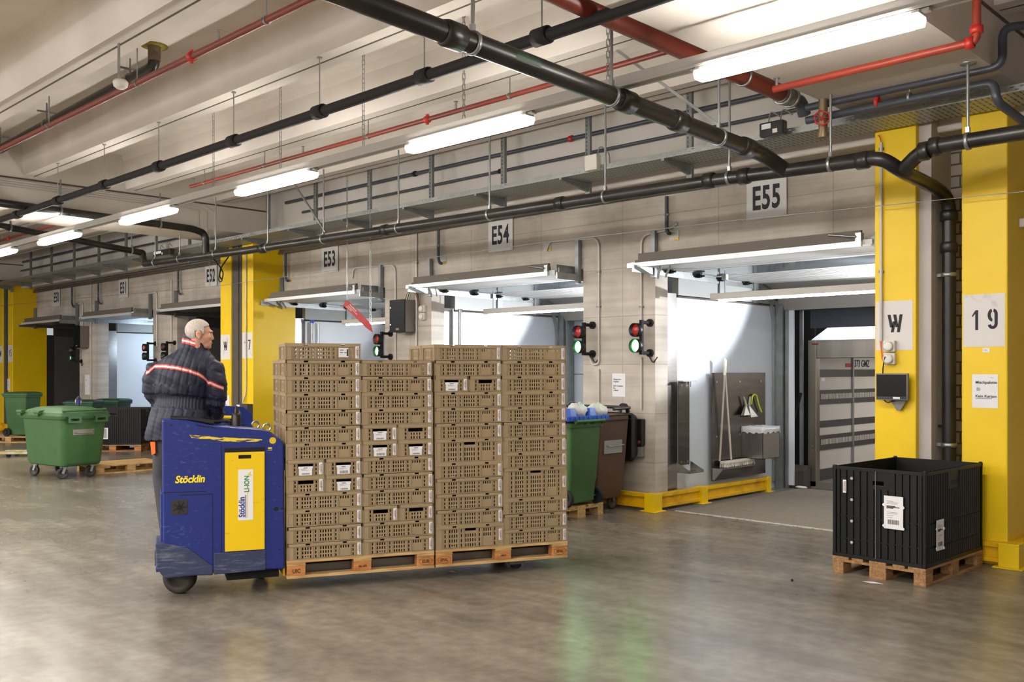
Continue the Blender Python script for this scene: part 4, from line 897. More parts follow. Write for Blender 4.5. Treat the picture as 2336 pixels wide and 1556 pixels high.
# waste box with bag
yb0, yb1 = S(1690, 1040, XA).y, S(1757, 1040, XA + .25).y; z0, z1 = S(1717, 1050, XA + .3).z, S(1717, 985, XA + .3).z
yb1 = yb0 + .46; xb1 = XA + .34
t = thing('waste_box', 'stainless wall bin lined with a clear plastic bag beside the broom', 'bin', (XA, yb0, z0))
b = MB(); b.box(XA + .01, xb1, yb0, yb0 + .006, z0, z1 + .04); b.box(XA + .01, xb1, yb1 - .006, yb1, z0, z1 + .04); b.box(xb1 - .006, xb1, yb0, yb1, z0, z1 + .04); b.box(XA + .01, xb1, yb0, yb1, z0, z0 + .006); b.box(XA + .17, XA + .175, yb0 - .002, yb0, z0, z1, 1)
b.build('steel_box', [STAIN, JOINT], t)
b = MB(); n = 40; ring = []
per = [(XA + .012, yb0), (xb1, yb0), (xb1, yb1), (XA + .012, yb1)]
def perim(s):
    s = s % 4; i = int(s); f = s - i; p, q = per[i], per[(i + 1) % 4]; return p[0] + (q[0] - p[0]) * f, p[1] + (q[1] - p[1]) * f
vs = []; rr = random.Random(5)
for j, (zz, off) in enumerate(((z1 - .05, .012), (z1 + .01, .016), (z1 + .055, .012), (z1 + .05, -.012), (z1 - .1, -.02))):
    for i in range(n):
        x, y = perim(i * 4 / n); cxm, cym = (XA + xb1) / 2, (yb0 + yb1) / 2; dx, dy = x - cxm, y - cym; L_ = math.hypot(dx, dy); k_ = off + rr.uniform(-.006, .006)
        vs.append((max(x + dx / L_ * k_, XA + .011), y + dy / L_ * k_, zz + (.03 * abs(sin(i * 1.1)) * (j == 0)) + rr.uniform(-.006, .006)))
b.add(vs, [(j * n + i, j * n + (i + 1) % n, (j + 1) * n + (i + 1) % n, (j + 1) * n + i) for j in range(4) for i in range(n)], 0, True)
b.build('plastic_bag', mat('milky_plastic', (226, 226, 226), .3, coat=.3), t)
# hanging scrapers and the lime strap
for i, (pts, lb) in enumerate(((((1697, 905), (1702, 925), (1690, 948), (1704, 946)), 'clear plastic scraper hanging on the dark steel plate, left one'), (((1711, 905), (1709, 925), (1706, 952), (1722, 950)), 'clear plastic scraper hanging on the dark steel plate, right one'))):
    q = [S(*p, XA + .05) for p in pts]; t = thing('scraper', lb, 'scraper', q[2])
    MB().tube([q[0], q[1]], [.012, .02], 8).build('handle', mat('frosted_plastic', (178, 170, 160), .25, coat=.4), t)
    b = MB(); e = Vector((.05, 0, 0)); b.add([q[1] + e * .2 + Vector((0, -.02, 0)), q[1] + Vector((0, .02, 0)), q[3] + e, q[2] + e], [(0, 1, 2, 3)]); b.add([q[1] + Vector((-.01, -.02, 0)), q[1] + Vector((-.01, .02, 0)), q[3], q[2]], [(0, 1, 2, 3)]); b.add([q[2] + e, q[3] + e, q[3], q[2]], [(0, 1, 2, 3)]); b.build('blade', MATS['frosted_plastic'], t)
q = [S(*p, XA + .04) for p in ((1714, 922), (1716, 905), (1721, 899), (1726, 903), (1731, 925), (1737, 940))]
tag(MB().tube(bend(q, .05), .012, 8).build('lime_strap', mat('lime_strap', (198, 226, 40), .5)), 'lime yellow strap hung beside the scrapers in the E55 bay', 'strap')
# panel seam and lift-off light
q = onX(2333, 512, -2.68); t = thing('wall_sensor', 'small white sensor on the side of the 19 pillar at the right edge', 'sensor', q)
MB().box(-2.70, -2.62, q.y - .05, q.y + .05, q.z - .03, q.z + .05).build('case', WHITEP, t, .008); MB().cyl((-2.63, q.y - .05, q.z + .03), (-2.6, q.y - .09, q.z + .03), .025, 10).build('lens_hood', BLACK, t)
# ---- trailer backed against the bay
TX = -6.28; TY = 13.0
def TS(px, py): return onX(px, py, TX)
t = thing('truck_trailer', 'rear of a box truck backed against the E55 bay, interior visible', 'truck', (TX + 1, TY, 0))
fz = onY(1860, 776, TY).z; fx0 = onY(1843, 900, TY).x; lx = onY(1862, 900, TY).x; lz = onY(1900, 817, TY).z; RW = fx0 + 2.45
b = MB(); b.box(fx0, lx, TY, TY + .12, .02, fz); b.box(lx, RW - .12, TY, TY + .12, lz, fz); b.box(RW - .12, RW, TY, TY + .12, .02, fz)
b.build('rear_frame', mat('brushed_steel_frame', (142, 134, 124), .34, .75, var=.2, vscale=2, stretch=(3, 3, .6)), t, .008)
for ty, lbl in ((.05, 0),): MB().box(fx0 + .06, fx0 + .16, TY - .006, TY, fz - .07, fz - .045).build('marker_light', mat('dark_red_marker', (120, 20, 18), .3), t)
for z in (.55, .62): MB().cyl((fx0 + .07, TY, z), (fx0 + .07, TY - .01, z), .012, 8).build('bolt', STEELD, t)
wallm = mat('cream_trailer_wall', (196, 190, 182), .5, var=.05, vscale=2); dk = mat('dark_load_rail', (62, 58, 56), .5)
b = MB(); ix = lx - .02; b.box(ix - .05, ix, TY + .12, TY + 7, .1, 2.15, 0); b.box(ix, RW, TY + 7, TY + 7.05, .1, 2.15, 0); b.box(RW - .1, RW - .05, TY + .12, TY + 7, .1, 2.15, 0); b.box(ix, RW, TY + .12, TY + 7, 2.12, 2.16, 0)
b.build('interior_walls', wallm, t)
MB().box(fx0, RW, TY, TY + 7, .0, .10).build('load_floor', mat('grey_load_floor', (110, 104, 98), .6), t)
W_ = lambda px, py: onX(px, py, ix)
ydiv = W_(1943, 900).y
for i, (p0, p1) in enumerate(((843, 860), (960, 975), (1070, 1108))):
    za, zb = W_(1875, p1).z, W_(1875, p0).z; MB().box(ix, ix + .012, TY + .12, TY + 7, max(za, .1), zb).build('dark_band', dk, t)
for p0, p1 in ((890, 922), (993, 1026)):
    za, zb = W_(1875, p1).z, W_(1875, p0).z
    MB().box(ix, ix + .02, TY + .12, TY + 7, za, zb).build('lashing_rail', dk, t)
    b = MB()
    for i in range(110):
        y = TY + .16 + i * .04
        b.box(ix + .02, ix + .022, y, y + .016, za + (zb - za) * .35, za + (zb - za) * .72)
    b.build('lashing_slots', mat('slot_light', (210, 204, 196), .5), t)['kind'] = 'stuff'
MB().box(ix, ix + .03, ydiv - .02, ydiv + .02, .1, 2.1).build('post_strip', STEELD, t)
e = W_(1947, 838); b = MB(); b.box(ix, ix + .008, ydiv + .03, ydiv + 1.1, W_(1960, 840).z, W_(1960, 817).z); b.build('code_plate', mat('pale_code_plate', (206, 204, 198), .5), t)
text('lettering', '373 GMZ', .155, INK, t, (ix + .009, ydiv + .07, W_(1960, 837).z), (0, 1, 0), (0, 0, 1), .9, .003)
MB().box(ix, ix + .01, ydiv - .22, ydiv - .04, W_(1935, 838).z, W_(1935, 829).z).build('red_label', mat('red_label', (170, 30, 30), .5), t)
MB().box(ix, ix + .008, TY + .2, TY + .3, W_(1880, 870).z, W_(1880, 862).z).build('white_label', PAPER, t)
b = MB(); b.add([(fx0 + .02, TY + .05, fz), (RW, TY + .05, fz), (RW, TY + .9, fz + .62), (fx0 + .45, TY + .9, fz + .62)], [(0, 1, 2, 3)])
b.build('roof_cowl', mat('white_roof_cowl', (240, 240, 244), .5), t)
# dock shelter: black curtains round the truck
t = thing('dock_shelter', 'black dock shelter curtains around the truck in the E55 bay', 'dock shelter', (fx0, YB + .3, 0))
sh = mat('black_curtain', (16, 16, 18), .75, var=.3, vscale=9)
b = MB(); b.box(edges[0][0], fx0 - .02, TY + .25, TY + .3, 0, 3.1); b.build('side_curtain', sh, t)
b = MB(); b.box(edges[0][0], edges[0][1], TY + .95, TY + 1.0, 2.2, 3.3); b.build('top_curtain', sh, t)
pa, pb = onY(1880, 748, TY + .5), onY(2010, 690, TY + .5)
MB().box(pa.x + .05, edges[0][1], TY - .04, TY - .02, onY(1880, 748, TY - .03).z, 3.0).build('front_flap', mat('slate_flap', (52, 60, 70), .6, var=.2, vscale=2), t)
xx = onY(1828, 900, TY - .05).x
MB().box(xx - .025, xx + .025, TY - .06, TY - .02, .3, 2.9).build('steel_post', STEELD, t)
MB().beam((xx - .12, TY - .1, .9), (xx + .02, TY - .1, 1.4), .05, .02).build('strap', BLACKM, t)
wl = onY(1797, 900, YB - .02).x
MB().box(wl, wl + .1, YB - .03, YB, .05, 2.7).build('white_jamb', mat('white_jamb', (232, 236, 246), .4), t)
a, c = onY(1812, 1108, YB + .1), onY(1842, 1065, YB + .1); t = thing('dock_bumper', 'dark rubber bumper block beside the truck post', 'bumper', (a.x, YB + .1, 0))
b = MB(); b.prism([(YB + .0, 0), (YB + .2, 0), (YB + .2, c.z), (YB + .1, c.z + .02), (YB, c.z - .06)], lambda u, v, q: (q, u, v), a.x, c.x); b.build('block', mat('dusty_rubber', (66, 58, 52), .8), t, .01)
p = onZ(1828, 1113, .02); t = thing('cloth_scrap', 'small white scrap of plastic lying by the truck post', 'litter', p)
b = MB(); b.ball((p.x, p.y, .03), .07, 10, 0, (1.4, .6, .3)); b.build('scrap', PAPER, t)
# ---- steps on E53 panel: hanging tubes
p = onX(712, 735, edges[2][0] + .1); 
for px, lb in ((712, 'blue topped steel tube standing in the E53 bay, left one'), (724, 'galvanised steel tube standing in the E53 bay, right one')):
    q = onX(px, 737, edges[2][0] + .14); t = thing('steel_tube', lb, 'tube', (q.x, q.y, 0)); MB().cyl((q.x, q.y, 0), (q.x, q.y, q.z), .035, 12).build('tube', STEEL, t)
    if px == 712: MB().cyl((q.x, q.y, q.z), (q.x, q.y, q.z + .06), .042, 12).build('blue_cap', BLUEP, t)
q = onX(1050, 705, edges[1][0] + .12); t = thing('steel_tube', 'galvanised steel tube standing in the E54 bay', 'tube', (q.x, q.y, 0)); MB().cyl((q.x, q.y, 0), (q.x, q.y, q.z), .035, 12).build('tube', STEEL, t)
# ---- lamps in the docks
def spot(loc, to, power, ang, blend=.3, color=(.93, .96, 1), size=.05):
    l = bpy.data.lights.new('dock_lamp', 'SPOT'); l.energy = power; l.spot_size = rad(ang); l.spot_blend = blend; l.color = color; l.shadow_soft_size = size
    o = bpy.data.objects.new('dock_lamp', l); COL.objects.link(o); o.location = loc; d = Vector(to) - Vector(loc); o.rotation_euler = d.to_track_quat('-Z', 'Y').to_euler(); return o
for k, pw in ((0, 460), (1, 480), (2, 90)):
    a, d = edges[k]; spot((d - .15, 12.3, 2.40), (a, 9.9, 3.75), pw * 1.8, 74, .3)
for k, pw in ((0, 9), (1, 11), (2, 6)):
    a, d = edges[k]; area('dock_tube', (d - 1.1, 10.3, 2.58), 2.0, .1, pw, (.95, .97, 1)); area('dock_upfill', (d - .5, 10.6, 2.4), 1.0, .5, pw * 2.6, (.95, .97, 1), (pi, 0, 0))  # up-facing area is unseen fill added to brighten the door undersides
area('trailer_fill', (-5.0, TY + 2.5, 2.05), 1.2, 3, 55, (1, .97, .92)); area('cowl_fill', (-5.2, TY + .1, 3.0), 2, .3, 45, (.95, .97, 1), (rad(35), 0, 0))  # unseen lamps added to brighten the trailer inside and the roof cowl
area('daylight', (edges[4][0] + 1.6, 11.6, 2.6), 1.6, 1.2, 55, (.66, .82, 1), (rad(0), rad(35), 0))
# ================================================================ load frame (truck, pallets, crates share one heading)
def WL(lat, dep, z=0.): return Vector((lat * RT.x + dep * FW.x, lat * RT.y + dep * FW.y, z))
AL = math.atan2(.855, 2.217)
LU = RT * cos(AL) + FW * sin(AL); LN = FW * cos(AL) - RT * sin(AL)
LRZ = math.atan2(LU.y, LU.x)
LO = WL((655 - CX) / FPX * 7.4, 7.4, 0)
def tp(px, py, y=.0):
    """pixel -> load-frame coordinates on the vertical plane y"""
    r = ray(px, py); q = LO + LN * y; k = LN.dot(q) / LN.dot(r); p = EYE + r * k - LO
    return Vector((p.dot(LU), y, p.z))
def LW(x, y, z): return LO + LU * x + LN * y + UP * z
PZ = .098
# ---- euro pallets
def pallet(name, label, loc, rz, wood=WOOD, marks=None, blocks=None):
    t = thing(name, label, 'pallet', loc, rz); bm = blocks or wood
    for y0, y1 in ((0, .1), (.3275, .4725), (.7, .8)): MB().box(0, 1.2, y0, y1, 0, .022).build('bottom_board', wood, t, .002, False)
    for i, x0 in enumerate((0, .5275, 1.055)):
        for j, (y0, y1) in enumerate(((0, .1), (.3275, .4725), (.7, .8))): MB().box(x0 + (.001 if x0 else .002), x0 + .143, y0 + .001, y1 - .001, .022, .1).build('block', bm, t, .003, False)
        MB().box(x0, x0 + .145, 0, .8, .1, .122).build('cross_board', wood, t, .002, False)
    for y0, y1 in ((0, .145), (.1725, .2725), (.3275, .4725), (.5275, .6275), (.655, .8)): MB().box(0, 1.2, y0, y1, .122, .144).build('deck_board', wood, t, .002, False)
    for x0, s, sz, oval in marks or ():
        pos = wm(t) @ Vector((x0 + .072, .001, .061 - sz * .36)); d = (wm(t).to_3x3())
        text('stamp', s, sz, mat('burnt_stamp', (92, 52, 26), .8), t, pos, d @ Vector((1, 0, 0)), (0, 0, 1), .85, .0012, 'CENTER')
        if oval:
            b = MB(); pts = [wm(t) @ Vector((x0 + .072 + .056 * cos(k * pi / 12), -.0002, .061 + .03 * sin(k * pi / 12))) for k in range(24)]
            b.tube(pts, .0014, 4, closed=True); b.build('oval_stamp', MATS['burnt_stamp'], t)
    return t
pallet('euro_pallet', 'raised wooden pallet beside the truck under the left two crate stacks', LW(0, 0, PZ), LRZ, WOOD, [(0, 'UIC', .045, False), (1.055, 'EUR', .04, True), (.5275, 'DE-1475', .022, False)], WOOD2)
pallet('euro_pallet', 'raised wooden pallet under the right two crate stacks', LW(1.215, 0, PZ), LRZ, WOOD, [(0, 'EPAL', .036, True), (1.055, 'EPAL', .036, True), (.5275, '148-21', .022, False)], WOOD2)
# ---- slotted crates
CR = mat('taupe_crate_plastic', (164, 143, 110), .5, var=.06, vscale=5); CRI = mat('shade_dark_crate_inside', (52, 42, 32), .7)  # inside colour darkened so the slots read as deep shade
HU = .1318
A600 = dict(single=(.081, .224, .384, .522), four=(.121, .142, .162, .183), five=(.263, .283, .303, .324, .345), plate=(.425, .444, .464, .484))
def crate_mesh(L, D, h, kind):
    b = MB(); hw = .0048; rows = []
    z = h - .033
    n = {1: 3, 1.5: 4, 2: 6}[kind[1]]; pit = (h - .036) / n
    for i in range(n): rows.append((h - .032 - pit * i - pit * .8, h - .032 - pit * i - pit * .12))
    H = []
    def col(x, rs): H.extend((x - hw, x + hw, a, c) for a, c in rs)
    slots = []
    if kind[0] == 'long':
        for x in A600['single']: col(x, rows)
        for i, x in enumerate(A600['four']): col(x, rows[:-1]); col(x, [rows[-1]] if i in (0, 3) else [(rows[-1][0] + .008, rows[-1][1] - .004)])
        if kind[1] == 1:
            for x in A600['five']: col(x, rows)
        else:
            for x in A600['five']: col(x, rows[1:])
            H.append((.255, .353, rows[0][0] + .012, rows[0][1] + .006))
        for x in A600['plate']: col(x, rows[:{1: 1, 1.5: 2, 2: 4}[kind[1]]])
        ribs = (.06, .104, .2, .243, .365, .403, .5, .545); slots = [(.143, .177), (.438, .47)]
    else:
        for x in (.066, .233): col(x, rows)
        H.append((.089, .211, rows[0][0] - .004, rows[0][1] + .003))
        if kind[2]:
            for x in (.115, .137, .163, .185): col(x, [(rows[1][0], rows[1][1] - .004)]); col(x, [rows[2]])
        ribs = (.05, .08, .218, .245)
    for y, s in ((.008, 1), (D - .008, -1)):
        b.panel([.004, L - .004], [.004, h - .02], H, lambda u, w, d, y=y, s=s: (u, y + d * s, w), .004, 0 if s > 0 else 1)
    # rims
    for y, s in ((0, 1), (D, -1)):
        b.panel([0, L], [h - .026, h], [(u0, u1, h - .021, h - .006) for u0, u1 in slots], lambda u, w, d, y=y, s=s: (u, y + d * s, w), .003)
        y0, y1 = min(y, y + s * .012), max(y, y + s * .012)
        b.box(0, L, y0, y1, h - .028, h - .025); b.box(0, L, y0, y1, h - .002, h) if not slots else b.box(0, L, y0, y1, h - .004, h)
        b.box(.002, L - .002, y0, y1, .0, .006)
        for x in ribs: b.box(x - .0015, x + .0015, min(y + s * .001, y + s * .009), max(y + s * .001, y + s * .009), .006, h - .026)
    EH = [(.05 + .028 * i, .062 + .028 * i, h * .25, h * .6) for i in range(int((D - .1) / .028))]
    for x, s in ((0, 1), (L, -1)):
        b.panel([.004, D - .004], [.004, h - .02], EH if kind[1] == 1 else [], lambda u, w, d, x=x, s=s: (x + s * (.008 + d), u, w), .004)
        b.box(min(x, x + s * .012), max(x, x + s * .012), 0, D, h - .026, h); b.box(min(x, x + s * .008), max(x, x + s * .008), 0, D, 0, .006)
        for y in (.0, .04, .1, D - .1, D - .04, D - .004): b.box(min(x, x + s * .009), max(x, x + s * .009), y, y + .004, .006, h - .026)
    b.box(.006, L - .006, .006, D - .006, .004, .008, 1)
    for x in (.0, L - .05):
        for y in (.004, D - .006): b.box(x, x + .05, y, y + .002, .006, h - .026)
    for x in (0.002, L - .004):
        for y in (0, D - .05): b.box(x, x + .002, y, y + .05, .006, h - .026)
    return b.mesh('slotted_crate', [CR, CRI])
def sticker_mesh(x0, x1, z0, z1):
    b = MB(); b.box(x0, x1, -.001, .001, z0, z1); r_ = random.Random(2); z = z0 + .006
    m = (x0 + x1) / 2
    while z < z1 - .01:
        w_ = r_.choice((.002, .003, .005)); b.box(m - .001, x1 - .005, -.0016, -.001, z, z + w_, 1); z += w_ + r_.choice((.002, .003))
    b.box(x0 + .004, x0 + .009, -.0016, -.001, z0 + .03, z1 - .02, 2)
    return b.mesh('barcode_sticker', [PAPER, mat('barcode_ink', (60, 60, 66), .7), mat('orange_print', (226, 150, 110), .7)])
def paper_mesh(x0, x1, z0, z1, v=0):
    b = MB(); k = .006
    b.prism([(x0 + k, z0), (x1 - k, z0), (x1 - k, z1 - .02), (x1, z1 - .012), (x1, z1), (x0, z1), (x0, z1 - .012), (x0 + k, z1 - .02)], lambda u, w, q: (u, q, w), -.0005, .001)
    W = x1 - x0
    b.box(x0 + W * .35, x0 + W * .65, -.001, -.0005, z1 - .014, z1 - .009, 1)
    for i in range(3): b.box(x0 + W * .2, x0 + W * (.5 + .1 * ((i + v) % 3)), -.001, -.0005, z1 - .022 - i * .005, z1 - .0205 - i * .005, 2)
    r_ = random.Random(v); x = x0 + W * .25
    while x < x1 - W * .2: w_ = r_.choice((.001, .002, .003)); b.box(x, x + w_, -.001, -.0005, z0 + .006, z0 + .006 + (.012 if v != 1 else .02), 1); x += w_ + .002
    return b.mesh('paper_label', [PAPER, MATS['barcode_ink'], GREYINK])
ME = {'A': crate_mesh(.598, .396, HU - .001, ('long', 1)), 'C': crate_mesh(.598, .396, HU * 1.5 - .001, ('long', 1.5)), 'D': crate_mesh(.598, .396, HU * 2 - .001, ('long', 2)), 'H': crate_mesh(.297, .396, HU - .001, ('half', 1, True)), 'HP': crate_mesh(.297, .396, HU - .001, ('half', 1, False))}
ST = {k: sticker_mesh(*v) for k, v in {'A': (.555, .583, .012, .108), 'C': (.555, .583, .05, .146), 'D': (.555, .583, .08, .176), 'H': (.254, .281, .012, .106)}.items()}; ST['HP'] = ST['H']
PL = [paper_mesh(.092, .206, .008, .078, i) for i in range(3)]
STK = ('stack beside the blue truck', 'second stack from the truck', 'third stack from the truck', 'stack at the far right end')
def put(kind, x, y, z, label, group, paper=None, extra=None):
    o = bpy.data.objects.new('slotted_crate', ME[kind]); COL.objects.link(o); j = random.uniform(-.0012, .0012)
    o.location = LW(x - .011 * (z - .25) + j, y + random.uniform(-.001, .001), z); o.rotation_euler = (0, 0, LRZ); tag(o, label, 'crate', group)
    s = bpy.data.objects.new('barcode_sticker', ST[kind]); COL.objects.link(s); s.parent = o
    if paper is not None: p = bpy.data.objects.new('paper_label', PL[paper]); COL.objects.link(p); p.parent = o
    return o
LAY = [['A'] * 7 + ['H'] * 2 + ['A'] * 4, ['A'] * 4 + ['H'] * 2 + ['A'] * 3 + ['H'] + ['A'] * 2, ['A', 'A', 'H', 'A', 'A', 'A', 'C', 'A', 'A', 'A', 'A', 'C'], ['A'] * 8 + ['D'] + ['A'] * 3]
HPAP = {(0, 7): (0, 1), (0, 8): (None, 2), (1, 4): (0, None), (1, 5): (1, 2), (1, 9): (None, None), (2, 2): (0, None)}
for s, lay in enumerate(LAY):
    x0 = s * .6 + .002 + (.015 if s > 1 else 0); z = PZ + .1445 + sum({'A': 1, 'H': 1, 'C': 1.5, 'D': 2}[k] for k in lay) * HU
    zt = z
    for i, k in enumerate(lay):
        hh = {'A': 1, 'H': 1, 'C': 1.5, 'D': 2}[k] * HU; z -= hh
        if k == 'H':
            for q in (0, 1):
                pp = HPAP[(s, i)][q]; put('HP' if pp is not None else 'H', x0 + q * .3, 0, z, '%s small %s, %s of front %s' % (('left', 'right')[q], 'labelled crate' if pp is not None else 'crate', ORD[i], STK[s]), 'slotted crates in the front row', pp)
        else:
            put(k, x0, 0, z, '%sslotted crate, %s of front %s' % ('tall ' if k != 'A' else 'brown ', ORD[i], STK[s]), 'slotted crates in the front row')
    n = {0: 12, 1: 12, 2: 13, 3: 12}[s]
    for i in range(n): put('A', x0, .401, PZ + .1445 + (n - 1 - i) * HU, 'slotted crate, %s of rear %s' % (ORD[i], STK[s]), 'slotted crates in the rear row')
# paper label on the topmost left crate
b = MB(); b.box(.42, .50, -.002, 0, .02, .095); b.box(.43, .46, -.003, -.002, .075, .08, 1); b.box(.43, .455, -.003, -.002, .055, .06, 1); b.box(.465, .49, -.003, -.002, .055, .06, 1); b.box(.485, .498, -.003, -.002, .03, .085, 1)
o = bpy.data.objects.new('paper_label', b.mesh('paper_label', [PAPER, MATS['barcode_ink']])); COL.objects.link(o)
for c_ in bpy.data.objects:
    if c_.get('label') == 'brown slotted crate, topmost of front stack beside the blue truck': o.parent = c_
# ---- stand-on pallet truck
FYT = .02
t = TRUCK = thing('pallet_truck', 'blue and yellow stand-on electric pallet truck carrying the two crate pallets', 'pallet truck', LW(-.5, .4, 0), LRZ)
def TB(b, name, m, bevel=0, parent=None):
    """mesh in load-frame coordinates"""
    b.v = [tuple(LW(*v)) for v in b.v]; return b.build(name, m, parent or t, bevel)
pf = [(370, 959), (392, 958), (425, 960), (482, 971), (592, 980), (618, 986), (639, 1001), (648, 1014), (650, 1298), (605, 1300), (486, 1308), (430, 1262), (372, 1250)]
pp = [(lambda p: (p.x, p.z))(tp(x, y, FYT)) for x, y in pf]
xl, xr = pp[0][0], pp[7][0]; xm = tp(505, 1000, FYT).x; zb = tp(500, 1250, FYT).z
M3 = lambda u, v, q: (u, q, v)
b = MB(); b.prism(pp, M3, FYT, FYT + .26); TB(b, 'body_shell', BLUE, .012)
far = [(xm, zb), (xm, tp(505, 1010, FYT).z), (tp(592, 0, FYT).x, tp(592, 1000, FYT).z), (xr, tp(640, 1030, FYT).z), (xr, zb)]
b = MB(); b.prism(far, M3, FYT + .262, .77); TB(b, 'far_body', BLUE, .012)
# lower skirt with sloping upper edge
sk = [tp(x, y, FYT) for x, y in ((354, 1239), (372, 1238), (430, 1250), (486, 1292), (486, 1312), (440, 1313), (375, 1320), (357, 1296))]
b = MB(); b.prism([(p.x, p.z) for p in sk], M3, FYT - .012, FYT + .36); TB(b, 'skirt', SKIRT, .01)
sk = [tp(x, y, FYT) for x, y in ((488, 1262), (606, 1254), (606, 1300), (488, 1311))]
b = MB(); b.prism([(p.x, p.z) for p in sk], M3, FYT - .008, FYT + .3); TB(b, 'battery_sill', SKIRT, .006)
b = MB(); p = tp(355, 1126, FYT); b.box(xl - .045, xm, FYT + .02, .6, .22, .26); b.box(xl - .012, xl + .02, FYT + .03, .36, .3, p.z); TB(b, 'platform', BLUE, .008)
b = MB(); b.box(xl - .05, xm - .01, FYT + .36, .76, .20, .262); TB(b, 'standing_floor', RUBBER, .006)
# battery door
a, c = tp(513, 1258, FYT), tp(603, 1030, FYT)
b = MB(); b.panel([a.x, c.x], [a.z, c.z], [(tp(544, 0, FYT).x, tp(574, 0, FYT).x, tp(0, 1044, FYT).z + .0, tp(0, 1036, FYT).z)] if False else [(a.x + (c.x - a.x) * .34, a.x + (c.x - a.x) * .66, c.z - .05, c.z - .022)], lambda u, v, d: (u, FYT - .014 + d, v), .012); DOOR = TB(b, 'battery_door', YDOOR, .002)
b = MB(); b.box(a.x - .004, c.x + .004, FYT - .004, FYT + .002, c.z + .004, c.z + .034); b.box(a.x + (c.x - a.x) * .3, a.x + (c.x - a.x) * .7, FYT - .003, FYT + .001, c.z - .06, c.z - .015); TB(b, 'dark_gap', BLACKM)
e0, e1 = tp(543, 1187, FYT), tp(577, 1070, FYT); ys_ = FYT - .0155
b = MB(); b.box(e0.x, e1.x, ys_, ys_ + .0015, e0.z, e1.z); ST_ = TB(b, 'white_sticker', PAPER, 0, DOOR)
blue_ink = mat('blue_print', (30, 50, 130), .5); grn_ink = mat('green_print', (40, 140, 50), .5)
Hs = e1.z - e0.z; Ws = e1.x - e0.x
def lt(s, m, x, z, sz, sx=1., up=True, parent=None, y=None, bold=.0, shear=0., name='lettering'):
    u, w = (UP, -LU) if up else (LU, UP)
    return text(name, s, sz, m, parent or t, LW(x, ys_ if y is None else y, z), u, w, sx, .001, 'LEFT', 1., 0. if False else .0015, shear) if not bold else text(name, s, sz, m, parent or t, LW(x, ys_ if y is None else y, z), u, w, sx, bold, 'LEFT', 1., .0015, shear)
lt('Stöcklin', blue_ink, e0.x + Ws * .42, e0.z + Hs * .06, .062, .8, True, ST_, None, .0016)
lt('LI-ION', grn_ink, e0.x + Ws * .72, e0.z + Hs * .55, .052, .85, True, ST_, None, .0012)
b = MB(); b.box(e0.x + Ws * .48, e0.x + Ws * .53, ys_ - .001, ys_, e0.z + Hs * .05, e0.z + Hs * .5); TB(b, 'blue_stripe', blue_ink, 0, ST_)
b = MB(); b.box(e0.x + Ws * .6, e0.x + Ws * .64, ys_ - .001, ys_, e0.z + Hs * .05, e0.z + Hs * .56); b.prism([(e0.x + Ws * .78, e0.z + Hs * .86), (e0.x + Ws * .95, e0.z + Hs * .9), (e0.x + Ws * .8, e0.z + Hs * .9), (e0.x + Ws * .86, e0.z + Hs * .97), (e0.x + Ws * .6, e0.z + Hs * .89), (e0.x + Ws * .8, e0.z + Hs * .89)], M3, ys_ - .001, ys_); TB(b, 'yellow_flash', mat('flash_yellow', (236, 200, 40), .5), 0, ST_)
p = tp(399, 1102, FYT); lt('Stöcklin', mat('logo_yellow', (250, 222, 30), .4), p.x, p.z, .076, .88, False, t, FYT - .0015, .0026, .22, 'logo')
# worn yellow bar of paint
p0, p1 = tp(432, 992, FYT), tp(598, 1008, FYT)
wy = bpy.data.materials.new('worn_yellow_stencil'); wy.use_nodes = True; nt = wy.node_tree; bs = nt.nodes['Principled BSDF']; tc = nt.nodes.new('ShaderNodeTexCoord'); mp = nt.nodes.new('ShaderNodeMapping'); mp.inputs['Scale'].default_value = (9, 9, 60); nt.links.new(tc.outputs['Object'], mp.inputs[0]); nn = nt.nodes.new('ShaderNodeTexNoise'); nn.inputs['Scale'].default_value = 1.4; nn.inputs['Detail'].default_value = 5; nt.links.new(mp.outputs[0], nn.inputs['Vector'])
rr_ = nt.nodes.new('ShaderNodeValToRGB'); rr_.color_ramp.elements[0].position = .42; rr_.color_ramp.elements[0].color = (*lin((26, 36, 108)), 1); rr_.color_ramp.elements[1].position = .5; rr_.color_ramp.elements[1].color = (*lin((236, 204, 30)), 1); nt.links.new(nn.outputs[0], rr_.inputs[0]); nt.links.new(rr_.outputs[0], bs.inputs['Base Color']); bs.inputs['Roughness'].default_value = .5
b = MB(); b.prism([(p0.x, p0.z), (p0.x + .3, p0.z - .03), (p1.x, p1.z + .02), (p1.x, p1.z), (p0.x + .25, p1.z + .01), (p0.x + .14, p0.z - .035), (p0.x + .02, p0.z - .03)], M3, FYT - .001, FYT + .002); TB(b, 'worn_stencil', wy)
# vents, seams, holes
def disc(px, py, r, name, m, dy=.002, sx=1.):
    q = tp(px, py, FYT); b = MB(); b.cyl((q.x, FYT - dy, q.z), (q.x, FYT + .004, q.z), r, 18, m=0); return TB(b, name, m)
q0, q1 = tp(391, 1175, FYT), tp(428, 1139, FYT)
b = MB(); b.box(q0.x, q1.x, FYT - .003, FYT + .002, q0.z, q1.z); fan = TB(b, 'fan_grille', mat('brown_black_grille', (44, 38, 36), .5), .02)
b = MB(); cx0, cz0 = (q0.x + q1.x) / 2, (q0.z + q1.z) / 2
for i in range(7): b.beam((cx0, FYT - .005, cz0), (cx0 + .05 * cos(i * .9), FYT - .005, cz0 + .05 * sin(i * .9)), .008, .003)
b.cyl((cx0, FYT - .008, cz0), (cx0, FYT - .002, cz0), .018, 14); TB(b, 'fan', BLACKM, 0, fan)
b = MB()
